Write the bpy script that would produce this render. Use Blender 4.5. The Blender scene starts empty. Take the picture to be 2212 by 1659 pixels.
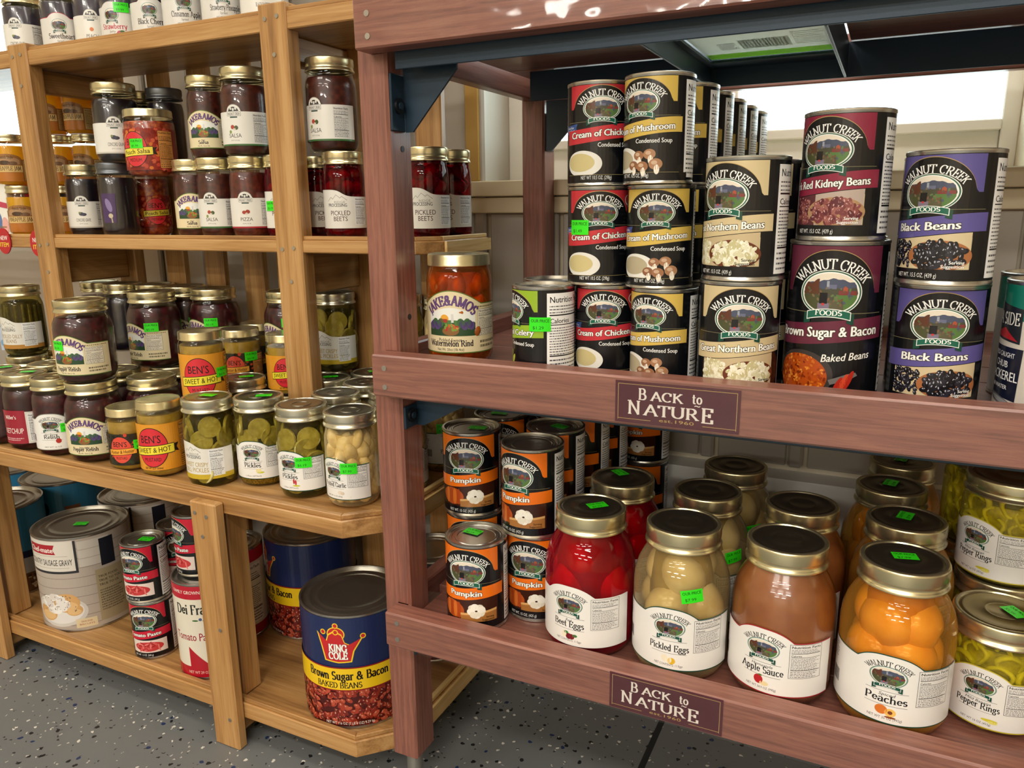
import bpy, bmesh, math, random
from mathutils import Vector, Matrix
from mathutils.geometry import tessellate_polygon
random.seed(11)
SC = bpy.context.scene
COL = SC.collection
PI = math.pi
# ------------------------------------------------------------------ camera
CAM_H = 0.80
FPX, YAW, PIT, ROL = 1656.2, math.radians(25.91), math.radians(12.99), math.radians(-0.656)
fw = Vector((-math.sin(YAW)*math.cos(PIT), math.cos(YAW)*math.cos(PIT), -math.sin(PIT)))
rt0 = Vector((math.cos(YAW), math.sin(YAW), 0)); up0 = rt0.cross(fw)
rt = rt0*math.cos(ROL) + up0*math.sin(ROL)
up = up0*math.cos(ROL) - rt0*math.sin(ROL)
cd = bpy.data.cameras.new('camera'); cam = bpy.data.objects.new('camera', cd); COL.objects.link(cam)
cd.sensor_width = 36; cd.lens = 36*FPX/2212; cd.clip_start = 0.02; cd.clip_end = 60
M = Matrix((rt, up, -fw)).transposed().to_4x4(); M.translation = (0, 0, CAM_H)
cam.matrix_world = M
SC.camera = cam
def ray(u, v): return fw + rt*((u-1106)/FPX) - up*((v-829.5)/FPX)
def at_z(u, v, z):
    d = ray(u, v); t = (z-CAM_H)/d.z; return Vector((d.x*t, d.y*t, z))
def at_y(u, v, y):
    d = ray(u, v); t = y/d.y; return Vector((d.x*t, y, CAM_H+d.z*t))
# ------------------------------------------------------------------ world, exposure
w = bpy.data.worlds.new('world'); SC.world = w; w.use_nodes = True
nt = w.node_tree; bg = nt.nodes['Background']
bg.inputs[0].default_value = (0.86, 0.93, 1.0, 1); bg.inputs[1].default_value = 5.0
SC.view_settings.view_transform = 'Standard'; SC.view_settings.look = 'None'
SC.view_settings.gamma = 1; SC.view_settings.exposure = 0.0
SC.view_settings.use_curve_mapping = False
SC.cycles.max_bounces = 10; SC.cycles.transparent_max_bounces = 24
SC.cycles.caustics_reflective = False; SC.cycles.caustics_refractive = False
SC.cycles.sample_clamp_indirect = 4.0
# room lamps: ceiling fluorescent troffers (the fixtures themselves are built with the ceiling)
LAMPS = [(-1.35, -1.2, 14), (0.45, -1.2, 24), (-1.35, 0.25, 3.5), (0.45, 0.25, 9), (-1.35, -2.8, 24), (0.45, -2.8, 36), (-2.5, -0.4, 4), (-2.2, -4.4, 32), (-0.4, -4.4, 50), (1.4, -4.4, 50), (-1.3, -6.0, 60), (0.6, -6.0, 60)]  # deepest rows, unseen behind the camera, are added to brighten the lower shelf interiors
for lx, ly, lw in LAMPS:
    ld = bpy.data.lights.new('fluorescent_light', 'AREA'); ld.shape = 'RECTANGLE'; ld.size = 1.15; ld.size_y = 0.28
    ld.energy = lw; ld.color = (1.0, 0.95, 0.87)
    lo = bpy.data.objects.new('fluorescent_light', ld); COL.objects.link(lo); lo.location = (lx, ly, 2.50)

# ------------------------------------------------------------------ materials
def lin(c):
    if isinstance(c, str):
        c = tuple(int(c[i:i+2], 16)/255 for i in (0, 2, 4))
    return tuple((x/12.92 if x <= .04045 else ((x+.055)/1.055)**2.4) for x in c[:3])
def rgba(c): return (*lin(c), 1)
MATS = {}
def nmat(name):
    m = bpy.data.materials.new(name); m.use_nodes = True; MATS[name] = m
    n = m.node_tree.nodes; return m, n, m.node_tree.links, n['Principled BSDF']
def setp(b, **k):
    for a, v in k.items(): b.inputs[a.replace('_', ' ')].default_value = v
def plain(name, col, rough=.5, metal=0, spec=.5, coat=0, bump=0, bscale=200, emit=None):
    m, n, l, b = nmat(name); setp(b, Base_Color=rgba(col), Roughness=rough, Metallic=metal)
    b.inputs['Specular IOR Level'].default_value = spec
    b.inputs['Coat Weight'].default_value = coat; b.inputs['Coat Roughness'].default_value = .08
    if bump:
        t = n.new('ShaderNodeTexNoise'); t.inputs['Scale'].default_value = bscale; t.inputs['Detail'].default_value = 4
        bp = n.new('ShaderNodeBump'); bp.inputs['Strength'].default_value = bump; bp.inputs['Distance'].default_value = .002
        tc = n.new('ShaderNodeTexCoord'); l.new(tc.outputs['Object'], t.inputs['Vector'])
        l.new(t.outputs['Fac'], bp.inputs['Height']); l.new(bp.outputs['Normal'], b.inputs['Normal'])
    if emit:
        b.inputs['Emission Color'].default_value = rgba(col); b.inputs['Emission Strength'].default_value = emit
    return m
def mottle(name, cols, scale=60, rough=.35, spec=.5, stretch=(1, 1, 1), bump=.0, detail=4, coat=0, dist=0.0):
    """noise-driven colour through a ramp"""
    m, n, l, b = nmat(name)
    tc = n.new('ShaderNodeTexCoord'); mp = n.new('ShaderNodeMapping'); mp.inputs['Scale'].default_value = stretch
    t = n.new('ShaderNodeTexNoise'); t.inputs['Scale'].default_value = scale; t.inputs['Detail'].default_value = detail
    t.inputs['Distortion'].default_value = dist
    oi = n.new('ShaderNodeObjectInfo'); va = n.new('ShaderNodeVectorMath'); va.operation = 'ADD'
    vm = n.new('ShaderNodeVectorMath'); vm.operation = 'SCALE'; vm.inputs['Scale'].default_value = 7.3
    cx = n.new('ShaderNodeCombineXYZ'); l.new(oi.outputs['Random'], cx.inputs[0]); l.new(oi.outputs['Random'], cx.inputs[1]); l.new(oi.outputs['Random'], cx.inputs[2])
    l.new(cx.outputs[0], vm.inputs[0]); l.new(tc.outputs['Object'], va.inputs[0]); l.new(vm.outputs[0], va.inputs[1])
    l.new(va.outputs[0], mp.inputs['Vector']); l.new(mp.outputs['Vector'], t.inputs['Vector'])
    r = n.new('ShaderNodeValToRGB'); e = r.color_ramp.elements
    k = len(cols)
    for i, c in enumerate(cols):
        p = .3 + .4*i/(k-1)
        if i < 2: e[i].position = p; e[i].color = rgba(c)
        else: x = e.new(p); x.color = rgba(c)
    l.new(t.outputs['Fac'], r.inputs['Fac']); l.new(r.outputs['Color'], b.inputs['Base Color'])
    setp(b, Roughness=rough); b.inputs['Specular IOR Level'].default_value = spec
    b.inputs['Coat Weight'].default_value = coat; b.inputs['Coat Roughness'].default_value = .12
    if bump:
        bp = n.new('ShaderNodeBump'); bp.inputs['Strength'].default_value = bump; bp.inputs['Distance'].default_value = .003
        l.new(t.outputs['Fac'], bp.inputs['Height']); l.new(bp.outputs['Normal'], b.inputs['Normal'])
    return m
def thin_glass(name, tint=(1, 1, 1), refl=1.0, rough=.02, milk=None):
    m, n, l, b = nmat(name); n.remove(b)
    out = n['Material Output']; tr = n.new('ShaderNodeBsdfTransparent'); tr.inputs[0].default_value = (*tint, 1)
    gl = n.new('ShaderNodeBsdfGlossy'); gl.inputs['Roughness'].default_value = rough
    lw = n.new('ShaderNodeLayerWeight'); lw.inputs['Blend'].default_value = .5
    pw = n.new('ShaderNodeMath'); pw.operation = 'POWER'; pw.inputs[1].default_value = 4.5
    ml = n.new('ShaderNodeMath'); ml.operation = 'MULTIPLY_ADD'; ml.inputs[1].default_value = .75*refl; ml.inputs[2].default_value = .028*refl
    mx = n.new('ShaderNodeMixShader')
    l.new(lw.outputs['Facing'], pw.inputs[0]); l.new(pw.outputs[0], ml.inputs[0]); l.new(ml.outputs[0], mx.inputs[0])
    base = tr.outputs[0]
    if milk:     # cloudy liquid behind the glass, denser towards the edges of the jar
        df = n.new('ShaderNodeBsdfDiffuse'); df.inputs[0].default_value = (*milk, 1); m2 = n.new('ShaderNodeMixShader')
        p2 = n.new('ShaderNodeMath'); p2.operation = 'POWER'; p2.inputs[1].default_value = 2.0; q2 = n.new('ShaderNodeMath'); q2.operation = 'MULTIPLY_ADD'; q2.inputs[1].default_value = .75; q2.inputs[2].default_value = .10
        l.new(lw.outputs['Facing'], p2.inputs[0]); l.new(p2.outputs[0], q2.inputs[0]); l.new(q2.outputs[0], m2.inputs[0]); l.new(tr.outputs[0], m2.inputs[1]); l.new(df.outputs[0], m2.inputs[2]); base = m2.outputs[0]
    l.new(base, mx.inputs[1]); l.new(gl.outputs[0], mx.inputs[2]); l.new(mx.outputs[0], out.inputs['Surface'])
    return m
def print_mat():
    m, n, l, b = nmat('label_print'); a = n.new('ShaderNodeVertexColor'); a.layer_name = 'Col'
    l.new(a.outputs['Color'], b.inputs['Base Color']); setp(b, Roughness=.26)
    b.inputs['Specular IOR Level'].default_value = .5
    m2, n, l, b = nmat('paper_print'); a = n.new('ShaderNodeVertexColor'); a.layer_name = 'Col'
    l.new(a.outputs['Color'], b.inputs['Base Color']); setp(b, Roughness=.55)
print_mat()
def translucent(name, col=None, w=.5):
    m, n, l, b = nmat(name); out = n['Material Output']; tl = n.new('ShaderNodeBsdfTranslucent'); mx = n.new('ShaderNodeMixShader'); mx.inputs[0].default_value = w
    if col: b.inputs['Base Color'].default_value = rgba(col); tl.inputs[0].default_value = rgba(col)
    else:
        a = n.new('ShaderNodeVertexColor'); a.layer_name = 'Col'; l.new(a.outputs['Color'], b.inputs['Base Color']); l.new(a.outputs['Color'], tl.inputs[0])
    setp(b, Roughness=.3); l.new(b.outputs[0], mx.inputs[1]); l.new(tl.outputs[0], mx.inputs[2]); l.new(mx.outputs[0], out.inputs['Surface'])
translucent('film_print', None, .6); translucent('bag_plastic', 'e4e8e4', .7); translucent('pineapple_jam', 'fcc01c', .5)
def grain(name, cols, axis, rough=.4, coat=0, fine=1.0, mid=.5):
    st = [1, 1, 1]; st[axis] = .045
    m, n, l, b = nmat(name)
    tc = n.new('ShaderNodeTexCoord'); mp = n.new('ShaderNodeMapping'); mp.inputs['Scale'].default_value = st
    oi = n.new('ShaderNodeObjectInfo'); cx = n.new('ShaderNodeCombineXYZ')
    for i in range(3): l.new(oi.outputs['Random'], cx.inputs[i])
    vm = n.new('ShaderNodeVectorMath'); vm.operation = 'MULTIPLY_ADD'
    vm.inputs[1].default_value = (3.7, 5.1, 4.3); l.new(cx.outputs[0], vm.inputs[0]); l.new(tc.outputs['Object'], vm.inputs[2])
    l.new(vm.outputs[0], mp.inputs['Vector'])
    t = n.new('ShaderNodeTexNoise'); t.inputs['Scale'].default_value = 55*fine; t.inputs['Detail'].default_value = 3; t.inputs['Distortion'].default_value = .6
    t2 = n.new('ShaderNodeTexNoise'); t2.inputs['Scale'].default_value = 420*fine; t2.inputs['Detail'].default_value = 2
    l.new(mp.outputs['Vector'], t.inputs['Vector']); l.new(mp.outputs['Vector'], t2.inputs['Vector'])
    ad = n.new('ShaderNodeMath'); ad.operation = 'MULTIPLY_ADD'; ad.inputs[1].default_value = .35
    l.new(t2.outputs['Fac'], ad.inputs[0]); l.new(t.outputs['Fac'], ad.inputs[2])
    r = n.new('ShaderNodeValToRGB'); e = r.color_ramp.elements
    e[0].position = .48; e[0].color = rgba(cols[0]); e[1].position = .85; e[1].color = rgba(cols[2])
    x = e.new(.48+.37*mid); x.color = rgba(cols[1])
    l.new(ad.outputs[0], r.inputs['Fac']); l.new(r.outputs['Color'], b.inputs['Base Color'])
    bp = n.new('ShaderNodeBump'); bp.inputs['Strength'].default_value = .12; bp.inputs['Distance'].default_value = .001
    l.new(ad.outputs[0], bp.inputs['Height']); l.new(bp.outputs['Normal'], b.inputs['Normal'])
    setp(b, Roughness=rough); b.inputs['Coat Weight'].default_value = coat; b.inputs['Coat Roughness'].default_value = .1
    return m
PINE = ('8e6539', 'b0824c', 'c39862'); RED = ('744a3f', '885649', '966352')
for i, a in enumerate('xyz'):
    grain('pine_'+a, PINE, i, rough=.42, coat=.15)
    grain('redwood_'+a, RED, i, rough=.42, coat=.22, fine=4.0)
grain('pine_pale_y', ('c99a58', 'dcb676', 'e6c88e'), 1, rough=.45)
plain('tin', 'c9c6bd', .26, .95); plain('tin_dark', '8e8a84', .3, .95)
plain('brass', 'dcd2aa', .27, .92); plain('brass_disc', 'a99a70', .33, .95)
plain('silver_lid', 'dad6c0', .26, .92); plain('grey_lid', '6f7378', .35, .8)
plain('pewter_disc', '8d8778', .3, .95)
plain('steel_blue', '22384a', .40, .2, bump=.05, bscale=900)
plain('black_bolt', '15161a', .4, .3); plain('screw', 'b9b6ae', .3, .9)
plain('sticker_green', '2fe02f', .6)
thin_glass('glass'); thin_glass('brine_olive', (.80, .74, .40), milk=(.16, .13, .03)); thin_glass('brine_yellow', (.95, .86, .30), milk=(.50, .44, .05))
thin_glass('brine_red', (.80, .06, .11), milk=(.45, .01, .03)); thin_glass('brine_egg', (.96, .88, .66), milk=(.52, .40, .20)); thin_glass('brine_peach', (.98, .80, .42), milk=(.72, .34, .05))
thin_glass('brine_garlic', (.97, .88, .66), milk=(.72, .58, .33)); thin_glass('brine_beet', (.66, .06, .12), milk=(.14, .006, .015)); thin_glass('brine_amber', (.92, .42, .08), milk=(.45, .14, .02))
def film():
    m = thin_glass('clear_film', (1, 1, 1), .8, .05); n = m.node_tree.nodes; l = m.node_tree.links
    tc = n.new('ShaderNodeTexCoord'); nz = n.new('ShaderNodeTexNoise'); nz.inputs['Scale'].default_value = 14; nz.inputs['Detail'].default_value = 2; l.new(tc.outputs['Object'], nz.inputs['Vector'])
    bp = n.new('ShaderNodeBump'); bp.inputs['Strength'].default_value = .35; bp.inputs['Distance'].default_value = .01; l.new(nz.outputs['Fac'], bp.inputs['Height'])
    for q in n:
        if q.type == 'BSDF_GLOSSY': l.new(bp.outputs['Normal'], q.inputs['Normal'])
film()
thin_glass('pane_glass', (.95, 1, .97), .6); thin_glass('clear_plastic', (.98, .98, .98), 1.2, .05)
mottle('salsa', ('2a0e0a', '43180f', '5c2618'), 120, bump=.1)
mottle('pizza_sauce', ('3c120c', '561c12', '6c2a1a'), 150, bump=.05)
mottle('relish', ('200508', '360a10', '4e1218'), 130, bump=.1)
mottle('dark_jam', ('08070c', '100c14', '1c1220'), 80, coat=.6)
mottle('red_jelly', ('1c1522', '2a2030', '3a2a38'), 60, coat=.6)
mottle('apple_sauce', ('7c4420', '8d5228', '9b5f33'), 25, coat=.6)
mottle('mustard', ('8a6a1c', 'a5832a', 'b7973a'), 60, coat=.5)
mottle('peach_salsa', ('5a1510', '9a3418', 'c06a28'), 140, bump=.2, coat=.5)
mottle('ketchup', ('1e0508', '2e080c', '420e12'), 60)
mottle('core_olive', ('1a1606', '2e260a', '443a12'), 110, bump=.2)
mottle('core_yellow', ('6e6a10', '9c9416', 'c0b828'), 110, bump=.3)
mottle('core_red', ('7a0814', '9c0e20', 'b4162a'), 30)
mottle('core_egg', ('6e5a30', '8f7a48', 'a89258'), 25)
mottle('core_peach', ('a85c14', 'c87c22', 'd8922e'), 30)
mottle('core_garlic', ('a88c50', 'd0b87c', 'e4d4a4'), 60)
mottle('core_beet', ('160206', '2e040a', '48060e'), 40)
mottle('core_amber', ('70300a', 'a8560e', 'd0801c'), 40)
mottle('seeds', ('5a4208', '9a7a14', 'c0a030'), 420, detail=1)
mottle('pickle_skin', ('5a5a1a', '8f8a3a', 'b8b060'), 160, rough=.3)
mottle('pickle_flesh', ('aea45c', 'c6bc7a', 'd8d09a'), 120, rough=.3)
mottle('garlic_clove', ('cdb67c', 'e6d6a6', 'f4ead0'), 90, rough=.35)
mottle('egg_white', ('b8a272', 'd2c096', 'e0d2ae'), 25, rough=.3, coat=.4)
mottle('egg_red', ('96081a', 'c20c24', 'e0183a'), 20, rough=.3, coat=.4)
mottle('peach_flesh', ('d88c24', 'eca63a', 'f4b852'), 30, rough=.3, coat=.4)
mottle('pepper_flesh', ('a8a41c', 'cac632', 'e2df62'), 60, rough=.3)
mottle('beet_flesh', ('5c0416', '8e0a20', 'b01432'), 40, rough=.25, coat=.5)
mottle('bean_green', ('3e3a16', '5e5824', '7c743a'), 120, rough=.35)
# ------------------------------------------------------------------ mesh helpers
MESH = {}
def link(o, parent=None):
    COL.objects.link(o)
    if parent is not None: o.parent = parent
    return o
def tag(o, label=None, cat=None, group=None, kind=None):
    for k, v in (('label', label), ('category', cat), ('group', group), ('kind', kind)):
        if v: o[k] = v
    return o
def empty(name, loc, label, cat, group=None, rz=0):
    o = bpy.data.objects.new(name, None); o.location = loc; o.rotation_euler = (0, 0, rz); o.empty_display_size = .02
    link(o); return tag(o, label, cat, group)
def mesh_obj(name, me, parent=None, mat=None, loc=None, rot=None):
    if mat and not me.materials: me.materials.append(MATS[mat])
    o = bpy.data.objects.new(name, me); link(o, parent)
    if loc is not None: o.location = loc
    if rot is not None: o.rotation_euler = rot
    return o
def finish(bm, name, smooth=True, ang=35):
    bmesh.ops.recalc_face_normals(bm, faces=bm.faces)
    me = bpy.data.meshes.new(name); bm.to_mesh(me); bm.free()
    if smooth:
        for p in me.polygons: p.use_smooth = True
        me.set_sharp_from_angle(angle=math.radians(ang))
    return me
def lathe_mesh(key, prof, seg=40, knurl=None, caps=False):
    if key in MESH: return MESH[key]
    vs, fs = [], []
    rings = []
    for i, (r, z) in enumerate(prof):
        if r < 1e-6: rings.append([len(vs)]); vs.append((0, 0, z)); continue
        ring = []
        for s in range(seg):
            a = 2*PI*s/seg; rr = r
            if knurl and knurl[0] <= z <= knurl[1] and s % 2: rr = r-.00045
            ring.append(len(vs)); vs.append((rr*math.cos(a), rr*math.sin(a), z))
        rings.append(ring)
    for a, b in zip(rings[:-1], rings[1:]):
        for s in range(seg):
            t = (s+1) % seg
            if len(a) == 1 and len(b) == 1: continue
            if len(a) == 1: fs.append((a[0], b[t], b[s]))
            elif len(b) == 1: fs.append((a[s], a[t], b[0]))
            else: fs.append((a[s], a[t], b[t], b[s]))
    me = bpy.data.meshes.new(key); me.from_pydata(vs, [], fs)
    for p in me.polygons: p.use_smooth = True
    me.set_sharp_from_angle(angle=math.radians(42)); MESH[key] = me
    return me
def box(name, x0, x1, y0, y1, z0, z1, mat, parent=None, bev=.0015, rot=None):
    bm = bmesh.new(); bmesh.ops.create_cube(bm, size=1)
    c = Vector(((x0+x1)/2, (y0+y1)/2, (z0+z1)/2))
    for v in bm.verts: v.co = Vector((v.co.x*(x1-x0), v.co.y*(y1-y0), v.co.z*(z1-z0)))
    if bev: bmesh.ops.bevel(bm, geom=bm.edges[:]+bm.verts[:], offset=bev, segments=1, affect='EDGES')
    o = mesh_obj(name, finish(bm, name, smooth=False), parent, mat); o.location = c
    if rot: o.rotation_euler = rot
    return o
def prism(name, pts, axis, a0, a1, mat, parent=None, bev=0):
    """polygon pts extruded along axis (0,1,2) from a0 to a1; pts in the two other axes in order"""
    bm = bmesh.new()
    def P(p, a):
        q = list(p); q.insert(axis, a); return q
    v0 = [bm.verts.new(P(p, a0)) for p in pts]; v1 = [bm.verts.new(P(p, a1)) for p in pts]
    bm.faces.new(v0); bm.faces.new(v1[::-1])
    for i in range(len(pts)):
        j = (i+1) % len(pts); bm.faces.new((v0[i], v0[j], v1[j], v1[i]))
    if bev: bmesh.ops.bevel(bm, geom=bm.edges[:], offset=bev, segments=1, affect='EDGES')
    bmesh.ops.triangulate(bm, faces=[f for f in bm.faces if len(f.verts) > 4])
    return mesh_obj(name, finish(bm, name, smooth=False), parent, mat)
def cyl(name, r, p0, p1, mat, parent=None, seg=16):
    p0, p1 = Vector(p0), Vector(p1); d = p1-p0
    bm = bmesh.new(); bmesh.ops.create_cone(bm, cap_ends=True, segments=seg, radius1=r, radius2=r, depth=d.length)
    o = mesh_obj(name, finish(bm, name), parent, mat); o.location = (p0+p1)/2
    o.rotation_euler = d.to_track_quat('Z', 'Y').to_euler(); return o
# ------------------------------------------------------------------ lettering
def _arc(cx, cy, rx, ry, a0, a1, n=12):
    return [(cx+rx*math.cos(math.radians(a0+(a1-a0)*i/n)), cy+ry*math.sin(math.radians(a0+(a1-a0)*i/n))) for i in range(n+1)]
SER = {  # advance, strokes, serif points : a small serif stroke alphabet, cap height 1
 'A': (.86, [[(.06, 0), (.43, 1), (.80, 0)], [(.2, .34), (.66, .34)]], [(.06, 0), (.8, 0)]),
 'B': (.76, [[(.16, 0), (.16, 1)], [(.16, 1), (.4, 1)]+_arc(.4, .76, .2, .24, 90, -90)+[(.16, .52)], [(.4, .52)]+_arc(.42, .26, .26, .26, 90, -90)+[(.16, 0)]], [(.16, 0), (.16, 1)]),
 'C': (.84, [_arc(.46, .5, .38, .5, 48, 312, 18), [(.72, .68), (.72, .95)]], []),
 'D': (.88, [[(.16, 0), (.16, 1)], [(.16, 1), (.36, 1)]+_arc(.36, .5, .42, .5, 90, -90, 16)+[(.16, 0)]], [(.16, 0), (.16, 1)]),
 'E': (.74, [[(.16, 0), (.16, 1)], [(.16, 1), (.64, 1), (.64, .8)], [(.16, .52), (.5, .52)], [(.5, .42), (.5, .62)], [(.16, 0), (.66, 0), (.66, .22)]], [(.16, 0), (.16, 1)]),
 'F': (.70, [[(.16, 0), (.16, 1)], [(.16, 1), (.62, 1), (.62, .8)], [(.16, .52), (.48, .52)]], [(.16, 0), (.16, 1)]),
 'G': (.90, [_arc(.46, .5, .38, .5, 48, 340, 20), [(.74, .68), (.74, .92)], [(.78, .02), (.78, .4)]], [(.78, .4)]),
 'I': (.36, [[(.18, 0), (.18, 1)]], [(.18, 0), (.18, 1)]),
 'J': (.46, [[(.28, 1), (.28, .1)]+_arc(.1, .1, .18, .25, 0, -100, 6)], [(.28, 1)]),
 'K': (.84, [[(.16, 0), (.16, 1)], [(.68, 1), (.18, .45)], [(.34, .6), (.76, 0)]], [(.16, 0), (.16, 1), (.68, 1), (.76, 0)]),
 'L': (.70, [[(.16, 1), (.16, 0), (.64, 0), (.64, .24)]], [(.16, 0), (.16, 1)]),
 'M': (1.02, [[(.14, 0), (.16, 1), (.5, .1), (.84, 1), (.88, 0)]], [(.14, 0), (.88, 0), (.14, 1), (.86, 1)]),
 'N': (.92, [[(.14, 0), (.14, 1), (.78, 0), (.78, 1)]], [(.14, 0), (.1, 1), (.78, 1)]),
 'O': (.92, [_arc(.46, .5, .38, .5, 0, 360, 22)], []),
 'P': (.70, [[(.16, 0), (.16, 1)], [(.16, 1), (.38, 1)]+_arc(.38, .73, .24, .27, 90, -90)+[(.16, .46)]], [(.16, 0), (.16, 1)]),
 'R': (.82, [[(.16, 0), (.16, 1)], [(.16, 1), (.4, 1)]+_arc(.4, .75, .22, .25, 90, -90)+[(.16, .5)], [(.38, .5), (.74, 0)]], [(.16, 0), (.16, 1), (.74, 0)]),
 'S': (.64, [_arc(.33, .74, .22, .26, 30, 270, 10)+_arc(.33, .25, .24, .25, 90, -150, 10)], []),
 'T': (.80, [[(.4, 0), (.4, 1)], [(.06, .8), (.06, 1), (.74, 1), (.74, .8)]], [(.4, 0)]),
 'U': (.90, [[(.14, 1), (.14, .35)]+_arc(.45, .33, .31, .33, 180, 360, 10)+[(.76, 1)]], [(.14, 1), (.76, 1)]),
 'W': (1.22, [[(.06, 1), (.36, 0), (.62, .9), (.9, 0), (1.18, 1)]], [(.06, 1), (.62, 1), (1.18, 1)]),
 '&': (.90, [_arc(.38, .76, .17, .22, -60, 240, 10)+[(.8, .02)], _arc(.36, .26, .28, .26, 80, 330, 10)+[(.72, .5)]], []),
 'a': (.56, [_arc(.26, .48, .18, .18, 150, 0, 6)+[(.44, .1), (.52, .02)], _arc(.24, .18, .17, .18, 70, 300, 8)+[(.44, .2)]], []),
 'b': (.60, [[(.13, 1), (.13, .02)], _arc(.31, .32, .19, .32, 170, -170, 12)], [(.1, 1)]),
 'c': (.52, [_arc(.3, .32, .22, .32, 45, 315, 12)], []),
 'd': (.62, [[(.46, 1), (.46, 0)], _arc(.28, .32, .19, .32, 10, 350, 12)], [(.42, 1), (.5, 0)]),
 'e': (.54, [[(.1, .36), (.48, .36)]+_arc(.29, .34, .2, .3, 5, 320, 12)], []),
 'f': (.38, [[(.15, 0), (.15, .75)]+_arc(.29, .78, .14, .2, 180, 50, 6), [(.04, .62), (.32, .62)]], [(.15, 0)]),
 'g': (.58, [_arc(.27, .4, .17, .23, 0, 360, 12), [(.44, .6), (.56, .64)], _arc(.28, -.12, .22, .17, 100, 440, 12)], []),
 'h': (.64, [[(.13, 0), (.13, 1)], [(.13, .45)]+_arc(.32, .44, .18, .2, 170, 0, 6)+[(.5, 0)]], [(.13, 0), (.1, 1), (.5, 0)]),
 'i': (.30, [[(.15, 0), (.15, .64)], [(.15, .86), (.15, .97)]], [(.15, 0), (.11, .64)]),
 'k': (.60, [[(.13, 0), (.13, 1)], [(.48, .64), (.15, .3)], [(.26, .42), (.54, 0)]], [(.13, 0), (.1, 1), (.48, .64), (.54, 0)]),
 'l': (.30, [[(.15, 0), (.15, 1)]], [(.15, 0), (.11, 1)]),
 'm': (.96, [[(.13, 0), (.13, .64)], [(.13, .45)]+_arc(.31, .44, .17, .2, 170, 0, 6)+[(.48, 0)], [(.48, .45)]+_arc(.65, .44, .17, .2, 170, 0, 6)+[(.82, 0)]], [(.13, 0), (.1, .64), (.48, 0), (.82, 0)]),
 'n': (.64, [[(.13, 0), (.13, .64)], [(.13, .45)]+_arc(.32, .44, .18, .2, 170, 0, 6)+[(.5, 0)]], [(.13, 0), (.1, .64), (.5, 0)]),
 'o': (.58, [_arc(.29, .32, .21, .32, 0, 360, 14)], []),
 'p': (.62, [[(.13, -.3), (.13, .64)], _arc(.32, .32, .19, .32, 170, -170, 12)], [(.13, -.3), (.1, .64)]),
 'r': (.46, [[(.13, 0), (.13, .64)], [(.13, .42)]+_arc(.32, .42, .18, .22, 170, 50, 5)], [(.13, 0), (.1, .64)]),
 's': (.46, [_arc(.23, .48, .14, .16, 30, 270, 8)+_arc(.23, .17, .15, .16, 90, -150, 8)], []),
 't': (.38, [[(.15, .86), (.15, .12)]+_arc(.26, .12, .11, .12, 180, 310, 5), [(.02, .62), (.32, .62)]], []),
 'u': (.64, [[(.13, .64), (.13, .2)]+_arc(.3, .2, .17, .2, 180, 350, 6), [(.48, .64), (.48, 0)]], [(.1, .64), (.45, .64), (.52, 0)]),
 'w': (.86, [[(.04, .64), (.25, 0), (.43, .58), (.62, 0), (.82, .64)]], [(.04, .64), (.43, .64), (.82, .64)]),
 'y': (.58, [[(.06, .64), (.3, .02)], [(.52, .64), (.24, -.28), (.1, -.28)]], [(.06, .64), (.52, .64)]),
 ' ': (.34, [], []), '.': (.26, [[(.13, -.01), (.13, .1)]], []), "'": (.24, [[(.12, .8), (.12, 1)]], []),
}
_TX = {}
def serif_text(s, bold=1.0):
    k = ('S', s, bold)
    if k in _TX: return _TX[k]
    vs, fs, x = [], [], 0
    for ch in s:
        adv, st, se = SER.get(ch, SER[' '])
        for pl in st:
            for (ax, ay), (bx, by) in zip(pl[:-1], pl[1:]):
                dx, dy = bx-ax, by-ay; L = math.hypot(dx, dy)
                if L < 1e-6: continue
                hw = (.034+.042*abs(dy)/L)*bold
                nx, ny = -dy/L*hw, dx/L*hw; ex, ey = dx/L*hw*.35, dy/L*hw*.35
                b = len(vs)
                vs += [(x+ax+nx-ex, ay+ny-ey), (x+ax-nx-ex, ay-ny-ey), (x+bx-nx+ex, by-ny+ey), (x+bx+nx+ex, by+ny+ey)]
                fs.append((b, b+1, b+2, b+3))
        for sx, sy in se:
            b = len(vs); h = .032*bold; q = .125*(.7+.3*bold)
            vs += [(x+sx-q, sy-h), (x+sx+q, sy-h), (x+sx+q, sy+h), (x+sx-q, sy+h)]; fs.append((b, b+1, b+2, b+3))
        x += adv + .03*bold
    _TX[k] = (vs, fs, x); return _TX[k]
def sans_text(s, bold=0.0):
    k = ('B', s, bold)
    if k in _TX: return _TX[k]
    if bold:
        v0, f0, w0 = sans_text(s, 0.0); vs, fs = [], []
        sh = ((-bold, 0), (bold, 0)) if bold < .05 else ((-bold, -bold*.8), (bold, -bold*.8), (-bold, bold*.8), (bold, bold*.8))
        for dx, dy in sh:
            b = len(vs); vs += [(x+dx, y+dy) for x, y in v0]; fs += [tuple(b+i for i in f) for f in f0]
        _TX[k] = (vs, fs, w0); return _TX[k]
    cu = bpy.data.curves.new('lettering', 'FONT'); cu.body = s; cu.size = 1/.73; cu.resolution_u = 2; cu.fill_mode = 'FRONT'
    o = bpy.data.objects.new('lettering', cu); COL.objects.link(o)
    dg = bpy.context.evaluated_depsgraph_get(); ev = o.evaluated_get(dg); me = ev.to_mesh()
    vs = [(v.co.x, v.co.y) for v in me.vertices]; me.calc_loop_triangles(); fs = [tuple(t.vertices) for t in me.loop_triangles]
    ev.to_mesh_clear(); bpy.data.objects.remove(o); bpy.data.curves.remove(cu)
    wd = max((v[0] for v in vs), default=0)
    _TX[k] = (vs, fs, wd); return _TX[k]
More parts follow.
